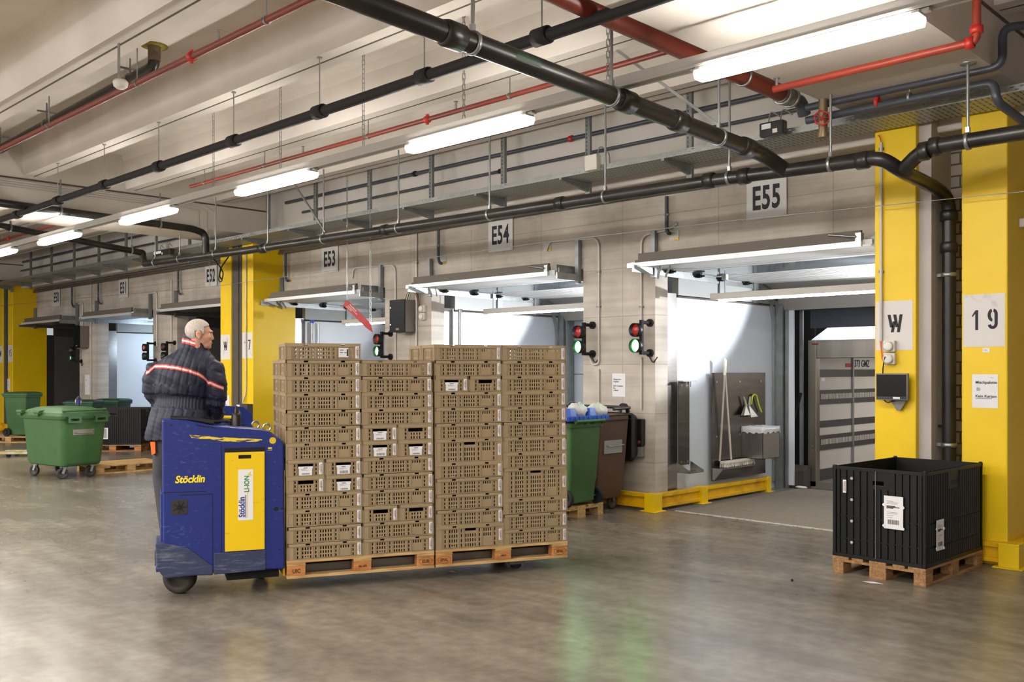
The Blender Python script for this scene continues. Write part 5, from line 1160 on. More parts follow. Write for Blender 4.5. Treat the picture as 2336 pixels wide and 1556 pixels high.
for (x0, y0, x1, y1) in ((410, 1130, 485, 1127), (485, 1127, 485, 1290), (372, 1124, 470, 1121), (505, 1015, 505, 1262)):
    a_, c_ = tp(x0, y0, FYT), tp(x1, y1, FYT); b.beam((a_.x, FYT - .0005, a_.z), (c_.x, FYT - .0005, c_.z), .004, .003, 0, Vector((0, 1, 0)))
TB(b, 'panel_seam', BLACKM)
disc(622, 1005, .026, 'round_hole', mat('yellow_inside', (220, 186, 20), .6)); disc(630, 1161, .017, 'dark_hole', BLACKM); disc(643, 1160, .008, 'dark_hole', BLACKM)
q = tp(616, 1024, FYT); b = MB(); b.box(q.x - .015, q.x + .015, FYT - .001, FYT + .002, q.z - .012, q.z + .012); TB(b, 'worn_patch', wy)
for px, py in ((638, 1110), (638, 1253), (391, 970)): disc(px, py, .006, 'screw_hole', BLACKM)
# top: black trim, grips, eye bolts
b = MB(); b.tube(bend([LW_ for LW_ in [(xl + .06, FYT + .12, pp[1][1] + .006), (tp(440, 0, FYT).x, FYT + .12, tp(440, 961, FYT).z + .01), (tp(490, 0, FYT).x, FYT + .12, tp(490, 971, FYT).z + .012)]], .1), .02, 10); TB(b, 'grip_trim', BLACK)
b = MB()
for i in range(5): x = tp(447 + i * 9, 0, FYT).x; b.beam((x, FYT - .001, tp(440, 969 + i * 1.5, FYT).z), (x + .035, FYT - .001, tp(440, 973 + i * 1.5, FYT).z), .006, .006, 0, Vector((0, 1, 0)))
TB(b, 'vent_slots', BLACKM)
for px, py, y in ((583, 979, .42), (609, 985, .2)):
    q = tp(px, py, y); zt_ = q.z; b = MB(); b.cyl((q.x, y, zt_ - .05), (q.x, y, zt_ + .01), .018, 12)
    b.tube([(q.x + .029 * sin(k * pi / 10), y, zt_ + .035 + .029 * cos(k * pi / 10)) for k in range(20)], .0085, 8, closed=True); TB(b, 'eye_bolt', CHROME)
# control column with the dark grip
q = tp(539, 978, .36); b = MB(); b.lathe([(.038, -.02), (.038, .105), (.03, .12), (.022, .125), (.02, .15), (.012, .165), (.006, .185), (0, .187)], 16, (q.x, .36, q.z)); TB(b, 'control_grip', mat('brown_black_grip', (40, 24, 22), .4))
q2 = tp(500, 975, .42); b = MB(); b.box(q2.x - .12, q2.x + .14, .36, .5, q2.z - .1, q2.z - .01); TB(b, 'control_head', BLACK, .02)
b = MB(); b.tube(bend([(q2.x - .1, .4, q2.z + .0), (q2.x - .1, .4, q2.z + .05), (q2.x + .08, .4, q2.z + .05), (q2.x + .08, .4, q2.z + .0)], .05), .014, 10); TB(b, 'steering_bar', BLACK)
# carriage, forks, wheels
b = MB(); b.box(xr - .002, xr + .008, FYT + .02, .76, .12, .95); TB(b, 'carriage_plate', YELR)
for y0 in (.125, .49):
    b = MB(); b.prism([(xr, .115), (2.38, .115), (2.41, .13), (2.41, .15), (2.36, .185), (xr, .185)], M3, y0, y0 + .185); TB(b, 'fork', mat('worn_fork_steel', (128, 124, 118), .35, .8, var=.3, vscale=4), .006)
    q = MB(); q.cyl((2.0, y0 + .03, .045), (2.0, y0 + .155, .045), .045, 18); TB(q, 'load_roller', RUBBER)
    q = MB(); q.box(1.93, 2.07, y0 + .02, y0 + .165, .04, .12); TB(q, 'roller_bracket', STEELD)
q = tp(410, 1330, .34)
def wheel(b, c, ax, r, w_): b.lathe([(0, -w_ * .3), (r * .55, -w_ * .35), (r * .6, -w_ / 2), (r * .93, -w_ / 2), (r, -w_ * .3), (r, w_ * .3), (r * .93, w_ / 2), (r * .6, w_ / 2), (r * .55, w_ * .35), (0, w_ * .3)], 26, c, ax); return b
TB(wheel(MB(), (q.x, .27, .125), (.35, 1, 0), .125, .1), 'drive_wheel', mat('dusty_dark_tyre', (52, 44, 38), .7, var=.3, vscale=10))
TB(wheel(MB(), (xr - .12, .6, .07), (0, 1, 0), .07, .06), 'castor_wheel', RUBBER)
b = MB(); b.box(tp(520, 0, FYT).x, tp(640, 0, FYT).x, .12, .5, .1, .2); TB(b, 'chassis', BLACKM)
b = MB(); b.box(tp(375, 0, FYT).x, tp(470, 0, FYT).x, .1, .45, .19, .24); TB(b, 'wheel_housing', BLACKM)
# ---- bins
def loft(levels, n=5, m=0):
    """levels (z, hx, hy, r, cx, cy) of rounded rectangles"""
    b = MB(); vs = []; k = 4 * (n + 1)
    for z, hx, hy, r, *c in levels:
        cx, cy = c if c else (0, 0)
        for q in range(4):
            sx, sy = ((1, 1), (-1, 1), (-1, -1), (1, -1))[q]
            for i in range(n + 1): a = q * pi / 2 + i / n * pi / 2; vs.append((cx + sx * (hx - r) + r * cos(a), cy + sy * (hy - r) + r * sin(a), z))
    fs = [(i * k + j, i * k + (j + 1) % k, (i + 1) * k + (j + 1) % k, (i + 1) * k + j) for i in range(len(levels) - 1) for j in range(k)]
    b.add(vs, fs, m, True); b.add(vs[:k], [tuple(range(k - 1, -1, -1))], m); b.add(vs[-k:], [tuple(range(k))], m); return b
def sharp(o, ang=35):
    e = o.modifiers.new('split', 'EDGE_SPLIT'); e.split_angle = rad(ang); return o
# big four-wheeled container, local x along its long side
ax_ = Vector(WL(.70, -.49)).normalized(); rz = math.atan2(ax_.y, ax_.x)
t = thing('waste_container', 'large green four-wheeled waste container standing on the open floor', 'waste container', WL(-7.32, 15.41), rz)
sharp(loft([(.2, .5, .29, .05), (.215, .53, .32, .06), (.27, .56, .34, .09), (.95, .615, .385, .09), (1.0, .62, .39, .09)]).build('body', GREENP, t, 0, False))
sharp(loft([(.955, .64, .41, .05), (1.0, .66, .43, .05), (1.01, .66, .43, .05), (1.01, .6, .36, .05)]).build('rim', GREENP, t, 0, False))
sharp(loft([(1.01, .64, .42, .05), (1.06, .63, .41, .05), (1.09, .56, .34, .06), (1.13, .42, .26, .08), (1.14, .36, .2, .08)]).build('lid', GREENP, t, .0, False))
for x in (-.58, -.05):
    b = MB(); b.box(x, x + .1, -.47, -.36, 1.0, 1.09); b.cyl((x - .02, -.45, 1.06), (x + .14, -.45, 1.06), .028, 12); b.build('hinge', GREENP, t, .006, False)
for y in (-.33, .12):
    b = MB(); b.panel([y, y + .22], [.9, 1.0], [(y + .04, y + .18, .93, .97)], lambda u, v, d: (.7 - d, u, v), .06); b.box(.62, .70, y, y + .22, .995, 1.01); b.build('lift_pocket', GREENP, t, .0, False)
b = MB(); b.tube(bend([(.6, -.36, 1.1), (.72, -.34, 1.1), (.72, .3, 1.1), (.6, .32, 1.1)], .06), .022, 10); b.build('lid_handle', GREENP, t, 0, False)
for y in (-.3, .3): MB().cyl((-.76, y, .97), (-.6, y, .97), .03, 12).build('trunnion', GREENP, t, 0, False)
PLATE = mat('dusty_steel_plate', (140, 128, 116), .5, .4)
h_ = MB().box(.598, .606, -.2, .16, .70, .79).build('handle_plate', PLATE, t, .002, False)
MB().tube(bend([(.6, -.16, .75), (.64, -.15, .74), (.64, .13, .74), (.6, .14, .75)], .03), .008, 8).build('handle', STEEL, h_, 0, False)
for i, (x, y, a0) in enumerate(((-.43, -.23, .3), (.43, -.23, 1.2), (.43, .23, 1.5), (-.43, .23, .9))):
    cst = MB(); d = Vector((cos(a0), sin(a0), 0)); s_ = Vector((-d.y, d.x, 0)); c = Vector((x, y, .09)) - d * .04
    wh = wheel(MB(), c, s_, .09, .045).build('castor_wheel', mat('grey_black_tyre', (46, 44, 44), .6), t, 0, False)
    b = MB()
    for q in (-1, 1): b.prism([(x - d.x * .075 , .075), (x - d.x * .01, .075), (x + .03 , .2), (x - .03, .2)], lambda u, v, w_, q=q: (u, y + s_.y * q * .032 + w_ - d.y * .04, v), -.002, .002) if False else b.beam(c + s_ * (q * .032), Vector((x, y, .2)) + s_ * (q * .03), .04, .005, 0, s_)
    b.cyl((x, y, .17), (x, y, .205), .035, 12); b.build('castor_fork', STEEL, wh, 0, False)
def wheelie(loc, rz, m, label, lid=True, name='wheelie_bin'):
    """wheels on the +x side"""
    t = thing(name, label, 'bin', loc, rz)
    sharp(loft([(.03, .22, .20, .03), (.05, .24, .22, .04), (.28, .255, .235, .04), (.30, .265, .24, .04, -.0, 0), (.93, .30, .275, .045), (.96, .30, .275, .045)]).build('body', m, t, 0, False))
    sharp(loft([(.93, .325, .295, .04), (.975, .33, .3, .04), (.985, .32, .29, .04)]).build('rim', m, t, 0, False))
    if lid: sharp(loft([(.985, .335, .3, .04), (1.02, .335, .3, .05), (1.05, .29, .26, .06), (1.06, .2, .18, .06)]).build('lid', m, t, 0, False))
    b = MB(); b.tube([(.36, -.26, 1.0), (.36, .26, 1.0)], .018, 10)
    for y in (-.24, -.06, .06, .24): b.beam((.3, y, .96), (.36, y, 1.0), .03, .04)
    b.build('handle', m, t, 0, False)
    for y in (-.27, .27):
        w_ = wheel(MB(), (.22, y, .1), (0, 1, 0), .1, .05).build('wheel', RUBBER, t, 0, False)
        b = MB()
        for k in range(6): b.beam((.22, y + (.02 if y > 0 else -.02), .1), (.22 + .06 * cos(k * pi / 3), y + (.026 if y > 0 else -.026), .1 + .06 * sin(k * pi / 3)), .012, .006)
        b.cyl((.22, y - .028, .1), (.22, y + .028, .1), .018, 10); b.build('hub', BLACK, w_, 0, False)
    MB().cyl((.22, -.25, .1), (.22, .25, .1), .012, 8).build('axle', STEELD, t, 0, False)
    return t
pallet('euro_pallet', 'wooden pallet under the green wheeled bin beside the crate load', (-7.16, 8.9, 0), pi, WOOD)
gb = wheelie((-7.39, 8.51, .145), 0, GREENP, 'green wheeled bin on a pallet behind the right end of the crates', False)
sharp(loft([(.986, .315, .285, .04), (.99, .31, .28, .04)]).build('flat_lid', GREENP, gb, 0, False))
# blue tray with rubbish on the green bin
t = thing('blue_tray', 'bright blue plastic tray with upright feet lying on the green wheeled bin', 'tray', (-7.41, 8.51, 1.145), 0)
b = MB(); b.box(-.36, .34, -.36, .36, .0, .035); b.box(-.37, .35, -.37, -.35, .0, .06); b.box(-.37, .35, .35, .37, .0, .06); b.box(.335, .355, -.37, .37, .0, .06)
for i in range(9): b.box(.355, .362, -.34 + i * .08, -.32 + i * .08, .005, .055)
b.build('tray', BLUEP, t, .004, False)
for x, y in ((.24, -.26), (.24, .14), (-.2, -.26), (-.2, .14)): loft([(.03, .085, .075, .015), (.145, .06, .055, .012)]).build('foot', BLUEP, t, 0, False)
ft = [c for c in t.children if c.name.startswith('foot')]
for c, (x, y) in zip(ft, ((.24, -.24), (.24, .12), (-.2, -.24), (-.2, .12))): c.location = (x, y, 0)
def crumple(name, label, loc, r, sc, m, seed, cat='plastic bag', group=None):
    rr = random.Random(seed); b = MB().ball((0, 0, 0), r, 22, 0, sc); vs = []
    ph = [(rr.uniform(0, 6), rr.uniform(3, 9), rr.uniform(3, 9)) for _ in range(6)]
    for v in b.v:
        f = 1 + .13 * sum(abs(sin(p + (v[0] * q + v[1] * s_ + v[2] * (q - s_)) / r * .8)) - .62 for p, q, s_ in ph) ; vs.append((v[0] * f, v[1] * f, max(v[2] * f, -r * sc[2] * .9)))
    b.v = vs; o = b.build(name, m); o.location = loc; return tag(o, label, cat, group)
WPL = mat('crumpled_white_film', (222, 220, 216), .35, var=.12, vscale=20, bump=.4, bscale=60)
crumple('plastic_bag', 'crumpled white plastic film between the feet of the blue tray', (-7.2, 8.46, 1.26), .12, (.75, 1.3, .75), WPL, 4)
crumple('plastic_bag', 'crumpled white plastic bag hanging over the right end of the blue tray', (-7.2, 8.82, 1.25), .12, (.8, 1.2, .75), WPL, 9)
crumple('plastic_bag', 'small white plastic peak at the left end of the blue tray', (-7.22, 8.18, 1.26), .08, (.7, .7, 1.1), WPL, 12)
# brown container with its black lid folded back
t = thing('waste_container', 'brown waste container with open black lid beside the concrete pier', 'waste container', (-7.72, 9.12, 0))
sharp(loft([(.16, .46, .24, .03), (.3, .5, .27, .04), (1.14, .56, .30, .04), (1.18, .56, .30, .04)]).build('body', BROWNP, t, 0, False))
b = MB()
for s_ in (0, 1): pass
b.panel([-.6, .6], [-.305, .33], [(-.54, .54, -.26, .28)], lambda u, v, d: (u, v, 1.19 - d), .06); b.build('rim', BROWNP, t, .004, False)
MB().box(-.55, .55, -.3, .3, 1.17, 1.172).build('dark_inside', BLACKM, t, 0, False)
h_ = MB().box(.535, .552, -.19, .16, .72, .88).build('handle_plate', mat('zinc_plate', (164, 164, 160), .45, .5), t, .002, False)
MB().tube(bend([(.55, -.14, .82), (.59, -.13, .81), (.59, .16, .82), (.55, .15, .82)], .03), .008, 8).build('handle', STEEL, h_, 0, False)
for x, y in ((.36, .2), (.36, -.15), (-.36, .2), (-.36, -.15)):
    wh = wheel(MB(), (x, y, .1), (1, .15, 0), .1, .045).build('castor_wheel', mat('worn_tyre', (58, 54, 50), .7), t, 0, False)
    b = MB()
    for q in (-1, 1): b.beam((x + q * .034, y, .1), (x + q * .03, y, .22), .045, .005, 0, Vector((1, 0, 0)))
    b.build('castor_fork', STEELD, wh, 0, False)
b = loft([(0, .54, .30, .06), (.02, .57, .32, .06), (.1, .56, .31, .1), (.15, .5, .27, .12), (.17, .4, .2, .12)])
b.v = [(v[0], .365 + v[2], 1.20 - (v[1] + .32) * .95) for v in b.v]; sharp(b.build('lid', BLACK, t, 0, False))
b = MB()
for x in (.42, -.42): b.tube(bend([(x, .28, 1.2), (x, .3, 1.3), (x, .42, 1.29), (x, .45, 1.2)], .05), .026, 10)
b.tube([(.5, .3, 1.27), (-.5, .3, 1.27)], .02, 10); b.tube([(.56, -.02, 1.26), (.56, .3, 1.27)], .02, 8); b.build('lid_hinge', BLACK, t, 0, False)
p = onY(1464, 995, YW); t = thing('wall_box', 'narrow dark box with a round switch on the pier behind the open lid', 'box', (p.x, YW, p.z))
MB().box(p.x - .06, p.x + .06, 9.6, 9.675, p.z - .12, p.z + .22).build('case', BLACK, t, .01); MB().cyl((p.x + .02, 9.6, p.z - .07), (p.x + .02, 9.59, p.z - .07), .02, 14).build('switch', mat('dull_red_knob', (130, 60, 56), .5), t); MB().box(p.x - .05, p.x + .05, 9.61, 9.67, p.z - .26, p.z - .13).build('lower_box', GREYPL, t, .006)
# far left group
pallet('euro_pallet', 'wooden pallet under the green wheelie bin by the 15 pillar', WL((2 - CX) / FPX * 22.2, 22.2) + Vector((-.55, -.2, 0)), rad(40), WOOD)
wheelie(WL((52 - CX) / FPX * 22.7, 22.7, .145), rad(215), GREENP, 'green wheelie bin with closed lid standing on a pallet by the 15 pillar')
wheelie(WL((193 - CX) / FPX * 21.3, 21.3), rad(225), GREEND, 'dark green wheelie bin behind the large container, left of the pair')
wheelie(WL((258 - CX) / FPX * 22.2, 22.2), rad(215), GREEND, 'dark green wheelie bin behind the black folding box')
pallet('euro_pallet', 'empty wooden pallet on the floor between the green container and the truck', (-15.83, 6.34, 0), pi / 2, WOOD)
# ---- black folding pallet boxes
def foldbox(label, loc, rz, h, ribs_long=True, papers=(), clips=True):
    """local: x 0..1.2, y 0..0.8 ; on a pallet of its own"""
    t = thing('folding_box', label, 'pallet box', loc, rz); bl = mat('black_box_plastic', (11, 11, 12), .45, var=.2, vscale=7, spec=.35)
    def wall(name, L, f, split=None, dip=True, rib=.045):
        b = MB(); H = [(L * .44, L * .56, h * .82, h * .87)]
        b.panel([.0, L], [0, h], H, lambda u, v, d: f(u, d, v), .02)
        n = int(L / rib)
        for i in range(1, n):
            u = i * rib
            for z0, z1 in ((.03, h * .2), (h * .21, h * .45), (h * .46, h * .78 if abs(u - L / 2) < L * .1 else h * .97)):
                vs = [f(*q) for q in ((u - .009, 0, z0), (u + .009, 0, z0), (u + .009, 0, z1), (u - .009, 0, z1), (u - .006, -.012, z0 + .004), (u + .006, -.012, z0 + .004), (u + .006, -.012, z1 - .004), (u - .006, -.012, z1 - .004))]
                b.add(vs, [(4, 5, 6, 7), (0, 1, 5, 4), (1, 2, 6, 5), (2, 3, 7, 6), (3, 0, 4, 7)])
        for v0, v1 in ((0, .03), (h - .025, h)):
            vs = [f(*q) for q in ((0, -.01, v0), (L, -.01, v0), (L, 0, v0), (0, 0, v0), (0, -.01, v1), (L, -.01, v1), (L, 0, v1), (0, 0, v1))]; b.add(vs, [(0, 1, 5, 4), (4, 5, 6, 7), (0, 3, 2, 1)])
        return b.build(name, bl, t, .0, False)
    W1 = wall('front_wall', 1.2, lambda u, d, v: (u, d + .012, v)); W2 = wall('back_wall', 1.2, lambda u, d, v: (1.2 - u, .788 - d, v))
    W3 = wall('end_wall', .8, lambda u, d, v: (.012 + d, .8 - u, v), rib=.06); W4 = wall('end_wall', .8, lambda u, d, v: (1.188 - d, u, v), rib=.06)
    for x, y in ((.0, .0), (1.17, .0), (1.17, .77), (.0, .77)): MB().box(x, x + .03, y, y + .03, 0, h + .012).build('corner_post', bl, t, .008, False)
    MB().box(.02, 1.18, .02, .78, .002, .012).build('base', bl, t, 0, False)
    if clips:
        for i in range(4): MB().cyl((.0, .62, h * (.88 - i * .235)), (-.014, .62, h * (.88 - i * .235)), .013, 10).build('rivet', CHROME, W3, 0, False)
        MB().box(-.003, 0, .415, .419, .02, h - .02).build('fold_seam', GREYPL, W3, 0, False)
    return t, W1, W3
ne = WL(3.317, 7.555); rt_ = WL(4.208, 8.4); lf = WL(2.77, 8.06); dv = (rt_ - ne).normalized(); rzb = math.atan2(dv.y, dv.x)
pallet('euro_pallet', 'weathered wooden pallet under the near black folding box', ne, rzb, WOODD, None, WOODD)
bx, w1, w3 = foldbox('black plastic folding box on a pallet in front of the 19 pillar', ne + UP * .145, rzb, .77)
m3 = wm(bx)
def bl_label(wallo, O, u, W, H, name='document_pocket', dense=True):
    O = m3 @ Vector(O); u = m3.to_3x3() @ Vector(u); n = u.cross(UP); b = MB()
    def q(a, c, d): return O + u * a + UP * c + n * d
    def rect(a0, a1, c0, c1, d, m): b.add([q(a0, c0, d), q(a1, c0, d), q(a1, c1, d), q(a0, c1, d)], [(0, 1, 2, 3)], m)
    b.add([q(a, c, d) for d in (0, .004) for a, c in ((0, 0), (W, 0), (W, H), (0, H))], [(4, 5, 6, 7), (0, 1, 5, 4), (1, 2, 6, 5), (2, 3, 7, 6), (3, 0, 4, 7)], 0)
    if dense:
        for i, (a1, c) in enumerate(((.5, .84), (.75, .8), (.7, .76), (.6, .68), (.82, .65), (.5, .62), (.75, .5), (.7, .46), (.5, .4), (.45, .34))): rect(W * .14, W * a1, H * c, H * c + (.007 if i in (3, 4, 5) else .003), .0045, 1 if i in (3, 4, 5) else 2)
        x = W * .2; r_ = random.Random(1)
        while x < W * .78: k_ = r_.choice((.003, .005, .007)); rect(x, x + k_, H * .14, H * .28, .0045, 1); x += k_ + .003
        for a, c in ((0, .72), (1, .68), (0, .08), (1, .04)): b.cyl(q(W * a, H * c, .0), q(W * a, H * c, .008), .012, 10, m=0)
    else:
        z = H * .1
        while z < H * .9: rect(W * .45, W * .85, z, z + .005, .0045, 1); z += .009
        rect(W * .12, W * .3, H * .15, H * .8, .0045, 3)
    b.build(name, [PAPER, INK, GREYINK, MATS['orange_print']], wallo)
bl_label(w3, (-.006, .34, .29), (0, -1, 0), .16, .27)
bl_label(w3, (-.006, .70, .55), (0, -1, 0), .03, .11, 'barcode_sticker', False)
bl_label(w1, (.19, -.006, .12), (1, 0, 0), .14, .25)
r_l = WL((322 - CX) / FPX * 20, 20); dv = Vector((RT.x, RT.y, 0)); rz2 = math.atan2(dv.y, dv.x) + rad(2)
o2 = r_l - Vector((cos(rz2), sin(rz2), 0)) * 1.2
pallet('euro_pallet', 'wooden pallet under the far black folding box behind the green container', o2, rz2, WOODD, None, WOOD2)
bx2, w1b, w3b = foldbox('far black plastic folding box behind the large green container', o2 + UP * .145, rz2, .77, clips=False)
m3 = wm(bx2); bl_label(w1b, (.33, -.006, .12), (1, 0, 0), .18, .24, 'paper_sheet', False)
# ---- hand pallet jack behind the green container
rz3 = math.atan2(-RT.y, -RT.x) + rad(4); loc = WL((160 - CX) / FPX * 19, 19)
t = thing('hand_pallet_jack', 'hand pallet jack with blue handle behind the green container, forks pointing left', 'pallet jack', loc, rz3)
for y in (-.26, .1): MB().prism([(.1, .06), (1.22, .06), (1.34, .065), (1.36, .08), (1.3, .115), (.1, .115)], lambda u, v, q: (u, q, v), y, y + .16).build('fork', mat('worn_yellow_fork', (178, 160, 90), .4, .5, rgb2=(196, 186, 170), vscale=7), t, .004, False)
MB().box(-.02, .12, -.26, .26, .06, .4).build('chassis', BLUE, t, .01, False)
MB().tube([(-.12, 0, .2), (-.16, 0, 1.0)], .03, 10).build('drawbar', BLUEP if False else mat('jack_blue', (20, 50, 150), .4), t, 0, False)
MB().tube([Vector((-.165, .15 * cos(k * pi / 12) * (1.0), 1.09 + .09 * sin(k * pi / 12))) for k in range(24)], .016, 8, closed=True).build('handle_loop', STEEL, t, 0, False)
MB().box(-.185, -.145, -.03, .03, .98, 1.2).build('handle_grip', MATS['jack_blue'], t, .006, False)
for y in (-.06, .06): wheel(MB(), (-.12, y, .1), (0, 1, 0), .1, .05).build('steer_wheel', RUBBER, t, 0, False)
for y in (-.18, .18): wheel(MB(), (1.12, y, .035), (0, 1, 0), .035, .07).build('load_roller', RUBBER, t, 0, False)
# ---- second truck behind the man
loc = WL((528 - CX) / FPX * 15.6, 15.6); t = thing('pallet_truck', 'second blue and yellow pallet truck parked behind the man', 'pallet truck', loc, LRZ + rad(8))
b = MB(); b.prism([(-.45, .12), (.35, .12), (.35, 1.0), (.2, 1.12), (-.45, 1.17)], lambda u, v, q: (u, q, v), .0, .1); b.build('body_shell', BLUE, t, .012, False)
MB().box(-.1, .35, .11, .7, .12, .98).build('battery_box', mat('yellow_battery_box', (236, 196, 16), .45), t, .01, False)
MB().cyl((.1, -.004, 1.02), (.1, .0, 1.02), .05, 16).build('round_hole', mat('grey_hole', (110, 110, 112), .5), t, 0, False)
MB().tube(bend([(-.4, -.05, .8), (-.4, -.05, .97), (.12, -.05, .95), (.12, -.05, .8)], .08), .028, 10).build('grab_bar', YEL, t, 0, False)
MB().box(-.3, -.1, -.003, 0, .86, .9).build('white_label', PAPER, t, 0, False)
for x in (-.3, .2): wheel(MB(), (x, .35, .1), (0, 1, 0), .1, .08).build('wheel', RUBBER, t, 0, False)
for y in (.12, .46): MB().box(.36, 1.5, y, y + .18, .07, .13).build('fork', STEELD, t, .006, False)
# ---- litter
for px, py, lb, s_ in ((1030, 1305, 'white paper scrap on the floor in front of the crates', .05), (1990, 1330, 'pale paper scrap on the floor before the near black box', .09), (1807, 1326, 'small dark crumb on the floor left of the black box', .012)):
    p = onZ(px, py, .001); b = MB(); b.add([p + Vector((-s_, 0, .0015)), p + Vector((0, -s_ * .4, .0025)), p + Vector((s_, .02, .0015)), p + Vector((0, s_ * .4, .004))], [(0, 1, 2, 3)]) if 'dark' not in lb else b.ball(p + UP * .008, s_, 8)
    tag(b.build('litter', PAPER if 'dark' not in lb else BLACKM), lb, 'litter')
# ================================================================ the driver
from mathutils.bvhtree import BVHTree
DP = 7.6; PX0 = 412.; KP = DP / FPX; ZF = .264
def pl(px, py, dy=0.): k = (DP + dy) / FPX; return Vector(((px - CX) * k - (PX0 - CX) * KP, dy, (HY - py) * k + CAMZ - ZF))
def remesh(b, vox, smooth=4, name='m'):
    o = b.build(name, WHITE); r = o.modifiers.new('r', 'REMESH'); r.mode = 'VOXEL'; r.voxel_size = vox; r.use_smooth_shade = True
    if smooth: s_ = o.modifiers.new('s', 'SMOOTH'); s_.iterations = smooth; s_.factor = .5
    bpy.context.view_layer.update()
    me = bpy.data.meshes.new_from_object(o.evaluated_get(bpy.context.evaluated_depsgraph_get())); bpy.data.objects.remove(o); me.materials.clear()
    me.polygons.foreach_set('use_smooth', [True] * len(me.polygons)); return me
def ell(b, secs, n=28):
    """closed loft of ellipses: (centre, half x, half y, tilt)"""
    vs = []
    for c, hx, hy, *tl in secs:
        tz = tl[0] if tl else 0.
        for k in range(n): a = 2 * pi * k / n; vs.append((c[0] + hx * cos(a), c[1] + hy * sin(a), c[2] + tz * cos(a)))
    N = len(secs); b.add(vs, [(i * n + k, i * n + (k + 1) % n, (i + 1) * n + (k + 1) % n, (i + 1) * n + k) for i in range(N - 1) for k in range(n)], 0, True)
    b.add(vs[:n], [tuple(range(n - 1, -1, -1))]); b.add(vs[-n:], [tuple(range(n))]); return b
def sec(y, xl, xr, hy, dy=0., tilt=0.): a, c = pl(xl, y, dy), pl(xr, y, dy); return ((a + c) / 2, (c.x - a.x) / 2, hy, tilt)
skin = mat('skin', (204, 150, 124), .5, var=.14, vscale=22)
navy = mat('navy_quilted_nylon', (28, 32, 52), .6, var=.2, vscale=8, bump=.12, bscale=70)
trous = mat('dark_work_trousers', (62, 62, 66), .85, var=.15, vscale=12)
PL_ = WL((PX0 - CX) * KP, DP, ZF)
# --- head (own frame: +y forward, +x his right)
HF = Vector((sin(rad(74)), cos(rad(74)), -.05)).normalized(); HR = HF.cross(UP).normalized(); HU_ = HR.cross(HF)
HC = pl(457, 763)
def hp(x, y, z): return HC + HR * x + HF * y + HU_ * z
def hball(b, c, s, n=20):
    q = MB().ball((0, 0, 0), 1, n, 0, s); b.add([hp(c[0] + v[0], c[1] + v[1], c[2] + v[2]) for v in q.v], q.f, 0, True)
hb = MB()
hball(hb, (0, -.018, .028), (.077, .094, .088), 28); hball(hb, (0, .028, -.02), (.062, .062, .085), 24); hball(hb, (0, .05, -.075), (.042, .04, .04)); hball(hb, (0, .072, -.098), (.02, .018, .016))
hball(hb, (0, .072, .028), (.05, .02, .016)); hball(hb, (.03, .066, -.02), (.024, .02, .02)); hball(hb, (-.03, .066, -.02), (.024, .02, .02)); hball(hb, (0, .082, -.058), (.024, .012, .008)); hball(hb, (0, .080, -.072), (.022, .012, .008))
hb.add([hp(*q) for q in ((-.008, .082, .02), (.008, .082, .02), (-.017, .085, -.034), (.017, .085, -.034), (0, .093, .016), (0, .114, -.03), (0, .099, -.042))], [(0, 2, 5, 4), (1, 4, 5, 3), (2, 6, 5), (3, 5, 6), (0, 4, 1), (0, 1, 3, 6, 2)])
for s_ in (-1, 1):
    hball(hb, (s_ * .078, -.008, -.005), (.009, .022, .034)); hball(hb, (s_ * .08, -.012, .012), (.012, .018, .018)); hball(hb, (s_ * .08, -.004, -.03), (.008, .01, .012))
nb = pl(446, 800, .03)
hb.tube([hp(0, -.02, -.02), hp(0, -.022, -.09), nb, nb + Vector((-.02, 0, -.12))], [.06, .06, .066, .09], 18)
# torso, legs and hands share the same skin
hb2 = MB()
ell(hb2, [sec(1012, 372, 452, .09), sec(960, 366, 456, .10), sec(915, 372, 456, .095), sec(860, 372, 470, .10), sec(825, 386, 478, .095), sec(803, 415, 468, .07)])
tf = Vector((sin(rad(38)), cos(rad(38)), 0))
hips = [pl(385, 985), pl(437, 985, .04)]; knees = [pl(371, 1085, .05), pl(432, 1090, .12)]; ank = [Vector((-.1, .06, .09)), Vector((.09, .12, .09))]
for h, k, a in zip(hips, knees, ank): hb2.tube([h, (h + k) / 2, k, (k + a) / 2 + Vector((0, -.01, .03)), a], [.095, .08, .058, .056, .042], 14)
RS, RE, RH = pl(485, 842, .03), pl(496, 918, .06), pl(489, 966, .30)
LS, LE, LH = pl(357, 845, .0), pl(347, 902, .03), pl(372, 930, .2)
for s_, e, h in ((RS, RE, RH), (LS, LE, LH)): hb2.tube([s_, (s_ + e) / 2, e, (e + h) / 2, h], [.055, .05, .042, .038, .03], 12)
def hand(b, w, d, palm, side):
    """fingers curl round a bar"""
    d = d.normalized(); p = palm.normalized(); s_ = d.cross(p).normalized() * side
    b.tube([w - d * .02, w + d * .03, w + d * .085], [.028, .036, .034], 12)
    for i, (L, o) in enumerate(((.068, -.03), (.078, -.01), (.074, .011), (.058, .03))):
        k = w + d * .085 + s_ * o; b.tube([k - d * .03, k, k + d * L * .45 + p * .008, k + d * L * .62 + p * L * .38, k + d * L * .4 + p * L * .72], [.0105, .0105, .0098, .009, .0075], 8)
    k = w + d * .025 - s_ * .03; b.tube([k, k - s_ * .022 + d * .028 + p * .012, k - s_ * .018 + d * .055 + p * .03, k - s_ * .004 + d * .07 + p * .042], [.014, .0125, .011, .009], 8)
hand(hb2, RH, RH - RE, Vector((-.1, .2, -1)), 1); hand(hb2, LH, LH - LE, Vector((.8, .2, -.4)), -1)
for v, f, sm in ((hb2.v, hb2.f, None),): hb.add(v, f, 0, True)
bodyme = remesh(hb, .0052, 3, 'person'); bodyme.materials.append(skin)
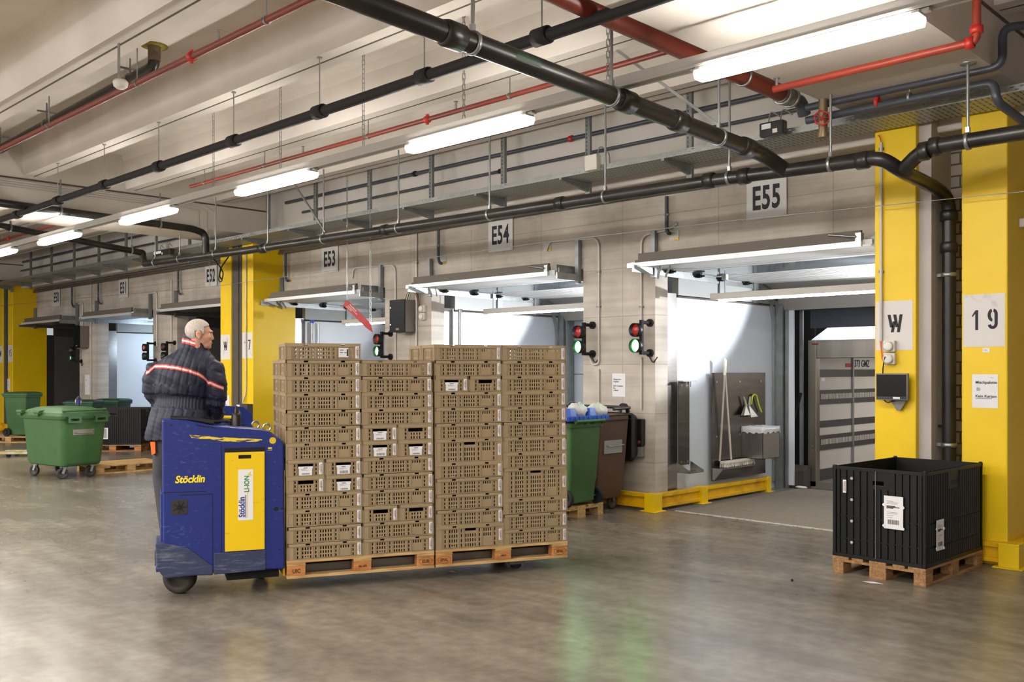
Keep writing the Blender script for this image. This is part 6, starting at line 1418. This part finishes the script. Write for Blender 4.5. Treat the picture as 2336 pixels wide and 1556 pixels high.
man = bpy.data.objects.new('person', bodyme); COL.objects.link(man); man.location = PL_; man.rotation_euler = (0, 0, TH)
tag(man, 'grey-haired person in a navy quilted jacket standing on the blue truck, looking right', 'person')
def kid(name, me, mats, parent=man):
    if isinstance(me, MB): me = me.mesh(name, mats)
    else:
        me.name = name
        for x in (mats if isinstance(mats, list) else [mats]): me.materials.append(x)
    o = bpy.data.objects.new(name, me); COL.objects.link(o); o.parent = parent; return o
# hair: cropped cap with a hairline
q = MB().ball((0, 0, 0), 1, 72, 0, (1, 1, 1)); hv = []; rr = random.Random(4)
for v in q.v: k = 1 + rr.uniform(-.008, .014); hv.append((v[0] * .0835 * k, -.020 + v[1] * .1005 * k, .031 + v[2] * .0935 * k))
def hairy(c):
    x, y, z = c
    if y > .062: return False
    if y > .015 and z < .055 + (y - .015) * .35: return abs(x) > .06 and y < .028 and z > .0
    if abs(x) > .064 and -.035 < y < .015 and z < .022: return False
    return z > -.052 if y < -.02 else z > -.01
fs = [f for f in q.f if hairy([sum(hv[i][k] for i in f) / len(f) for k in range(3)])]
hm = MB(); hm.add([hp(*v) for v in hv], fs, 0, True)
hair = kid('hair', hm, mat('silver_hair', (206, 196, 186), .75, rgb2=(172, 160, 148), vscale=90, stretch=(1, 1, .3), bump=.25, bscale=200, lo=.3, hi=.75))
sd = hair.modifiers.new('solid', 'SOLIDIFY'); sd.thickness = .008; sd.offset = -1
for s_ in (-1, 1):
    e = MB(); e.ball(hp(s_ * .031, .0675, .004), .0125, 14); eye = kid('eye', e, mat('eye_white', (226, 220, 214), .2)); e = MB(); e.ball(hp(s_ * .031, .0758, .003), .0062, 10); kid('iris', e, mat('grey_iris', (52, 58, 62), .2), eye)
    e = MB(); e.tube([hp(s_ * .014, .094, .026), hp(s_ * .032, .09, .031), hp(s_ * .048, .076, .026)], [.004, .0045, .003], 6); kid('eyebrow', e, MATS['silver_hair'])
e = MB(); e.tube([hp(-.02, .086, -.065), hp(0, .096, -.065), hp(.02, .086, -.065)], .0035, 6); kid('mouth', e, mat('lips', (170, 104, 92), .5))
# --- quilted jacket
jb = MB()
ell(jb, [sec(1003, 334, 466, .175, .02, .0), sec(985, 335, 470, .18, .02), sec(955, 341, 476, .18, .02), sec(925, 350, 474, .165, .02), sec(908, 355, 472, .15, .02), sec(890, 350, 476, .17, .02), sec(860, 352, 484, .18, .02), sec(838, 358, 490, .175, .02), sec(818, 374, 488, .15, .025), sec(804, 396, 478, .12, .03), sec(795, 410, 472, .1, .03)])
# standing collar
cb = [pl(441, 798, .03), pl(444, 786, .03), pl(450, 770, .03)]
ell(jb, [(cb[0] - Vector((0, 0, .04)), .115, .105, -.02), (cb[0], .11, .1, -.03), (cb[1], .102, .096, -.035), (cb[2], .096, .09, -.045)])
jb.tube([RS - Vector((.06, 0, -.02)), RS, (RS + RE) / 2 + Vector((.01, 0, 0)), RE, RE + (RH - RE) * .45, RE + (RH - RE) * .86], [.08, .092, .086, .08, .07, .056], 18)
jb.tube([LS + Vector((.06, 0, .01)), LS, (LS + LE) / 2 + Vector((-.008, 0, 0)), LE, LE + (LH - LE) * .5, LE + (LH - LE) * .9], [.08, .09, .084, .076, .066, .056], 18)
jm = remesh(jb, .0085, 5, 'jacket')
cols = [jm.vertices[i].co.copy() for i in range(len(jm.vertices))]; nrm = [v.normal.copy() for v in jm.vertices]
zw0, zw1 = pl(0, 926).z, pl(0, 902).z
def quilt(p):
    # distance from the torso axis as an angle, lines converge to the collar
    z = p.z; t_ = max(0, min(1, (z - pl(0, 1003).z) / (pl(0, 795).z - pl(0, 1003).z))); cx = pl(400, 1003).x + (pl(441, 795).x - pl(400, 1003).x) * t_
    u = (p.x - cx) / (.235 - .09 * t_ if t_ > .6 else .225); ph = u * 3.1
    d_ = abs((ph + .5) % 1 - .5); arm = p.x > pl(486, 0).x or (p.x < pl(354, 0).x and z > pl(0, 925).z)
    g = 0.
    zl = z + .035 * u * (1 if u > 0 else .2)          # the waistband drops to the right
    wst = zw0 < zl < zw1
    if wst: g = -.016 + .0035 * sin(p.x * 260)
    elif abs(zl - zw1) < .012 or abs(zl - zw0) < .012: g = -.008
    elif not arm: g = .010 * (min(d_ / .22, 1) ** .5) - .007
    else: g = .006 * (min(abs((z * 9.5 + p.x * 2) % 1 - .5) / .2, 1) ** .5) - .003
    n = sin(p.x * 21 + p.z * 12 + 3 * sin(p.z * 9)) * sin(p.z * 19 + p.x * 11 + p.y * 20); n2 = sin(p.x * 80 + p.z * 47 + 2 * sin(p.y * 50)) * sin(p.z * 96)
    return g + (.005 * n + .0013 * n2) * (0 if wst else 1)
for i, v in enumerate(jm.vertices): v.co = cols[i] + nrm[i] * quilt(cols[i])
jm.update()
jacket = kid('jacket', jm, navy)
bv = BVHTree.FromPolygons([v.co.copy() for v in jm.vertices], [tuple(p.vertices) for p in jm.polygons])
def strip(name, line, bands, mats, half, n=70, horiz=False):
    """band laid on the cloth: line of (px, py) followed across the back"""
    pts = [pl(*p) for p in line]; L = [0]
    for a, c in zip(pts[:-1], pts[1:]): L.append(L[-1] + (c - a).length)
    b = MB()
    def at(s_):
        for i in range(len(L) - 1):
            if s_ <= L[i + 1] + 1e-9: f = (s_ - L[i]) / (L[i + 1] - L[i]); return pts[i] + (pts[i + 1] - pts[i]) * f
        return pts[-1]
    rows = []
    for i in range(n + 1):
        c = at(L[-1] * i / n); row = []
        for w_ in bands:
            o = c + UP * (w_ * half); h_ = bv.ray_cast(Vector((o.x, -1.5, o.z)), Vector((0, 1, 0)))
            row.append(h_[0] + Vector((0, -.0035, 0)) + h_[1] * .002 if h_[0] is not None else None)
        rows.append(row)
    for i in range(n):
        for j in range(len(bands) - 1):
            q_ = (rows[i][j], rows[i + 1][j], rows[i + 1][j + 1], rows[i][j + 1])
            if any(x is None for x in q_): continue
            b.add(q_, [(0, 1, 2, 3)], (0, 1, 0)[j], True)
    return kid(name, b, mats, jacket)
redt = mat('red_tape', (212, 58, 44), .5); refl = mat('silver_reflective_tape', (206, 200, 198), .3, .2)
strip('reflective_stripe', [(340.5, 851), (349, 847.8), (361.4, 836), (390.2, 836.1), (420.8, 839.7), (446, 846), (464, 854), (471.2, 860.4), (479.3, 873), (486, 873.5), (510, 886)], (-1, -.4, .4, 1), [redt, refl], .0165, 110)
strip('collar_stripe', [(419.5, 777), (436, 780.5), (452, 785)], (-1, -.3, .4, 1), [redt, refl], .021, 30)
# --- trousers, shoes, orange pocket
tb = MB(); ell(tb, [sec(1030, 368, 456, .1, .03), sec(1000, 362, 460, .12, .03), sec(975, 364, 462, .12, .03), sec(955, 366, 462, .11, .03)])
for h, k, a in zip(hips, knees, ank): tb.tube([h + UP * .03, (h + k) / 2, k, (k + a) / 2, a + UP * .0, a - UP * .03], [.11, .1, .08, .078, .075, .075], 18)
kid('trousers', remesh(tb, .011, 4, 'trousers'), trous)
for a in ank:
    sb = MB(); sb.add([], []); c = Vector((a.x, a.y, 0)); sd_ = Vector((tf.y, -tf.x, 0))
    prof = [(-.09, .0, .036, .07), (-.05, .0, .042, .09), (.02, .0, .046, .085), (.1, .0, .05, .06), (.16, .0, .042, .045), (.19, .0, .022, .03)]
    vs = []
    for u, _, w_, h_ in prof:
        for k in range(10): t_ = pi * k / 9; vs.append(c + tf * u + sd_ * (w_ * cos(t_)) + UP * (.002 + h_ * sin(t_)))
    N = len(prof); sb.add(vs, [(i * 10 + k, i * 10 + k + 1, (i + 1) * 10 + k + 1, (i + 1) * 10 + k) for i in range(N - 1) for k in range(9)] + [tuple(range(10)), tuple(range(10 * N - 1, 10 * N - 11, -1))] + [(i * 10, (i + 1) * 10, (i + 1) * 10 + 9, i * 10 + 9) for i in range(N - 1)], 0, True)
    kid('shoe', sb, BLACK)
p = pl(348, 1022, -.08); ob = MB(); ob.add([p + Vector(v) for v in ((-.012, -.02, .05), (.028, -.02, .05), (.03, -.02, -.04), (.0, -.02, -.055), (-.012, .03, .05), (.028, .03, .05), (.03, .03, -.04), (.0, .03, -.055))], [(0, 3, 2, 1), (4, 5, 6, 7), (0, 1, 5, 4), (1, 2, 6, 5), (2, 3, 7, 6), (3, 0, 4, 7)]); kid('orange_flap', ob, ORANGE)
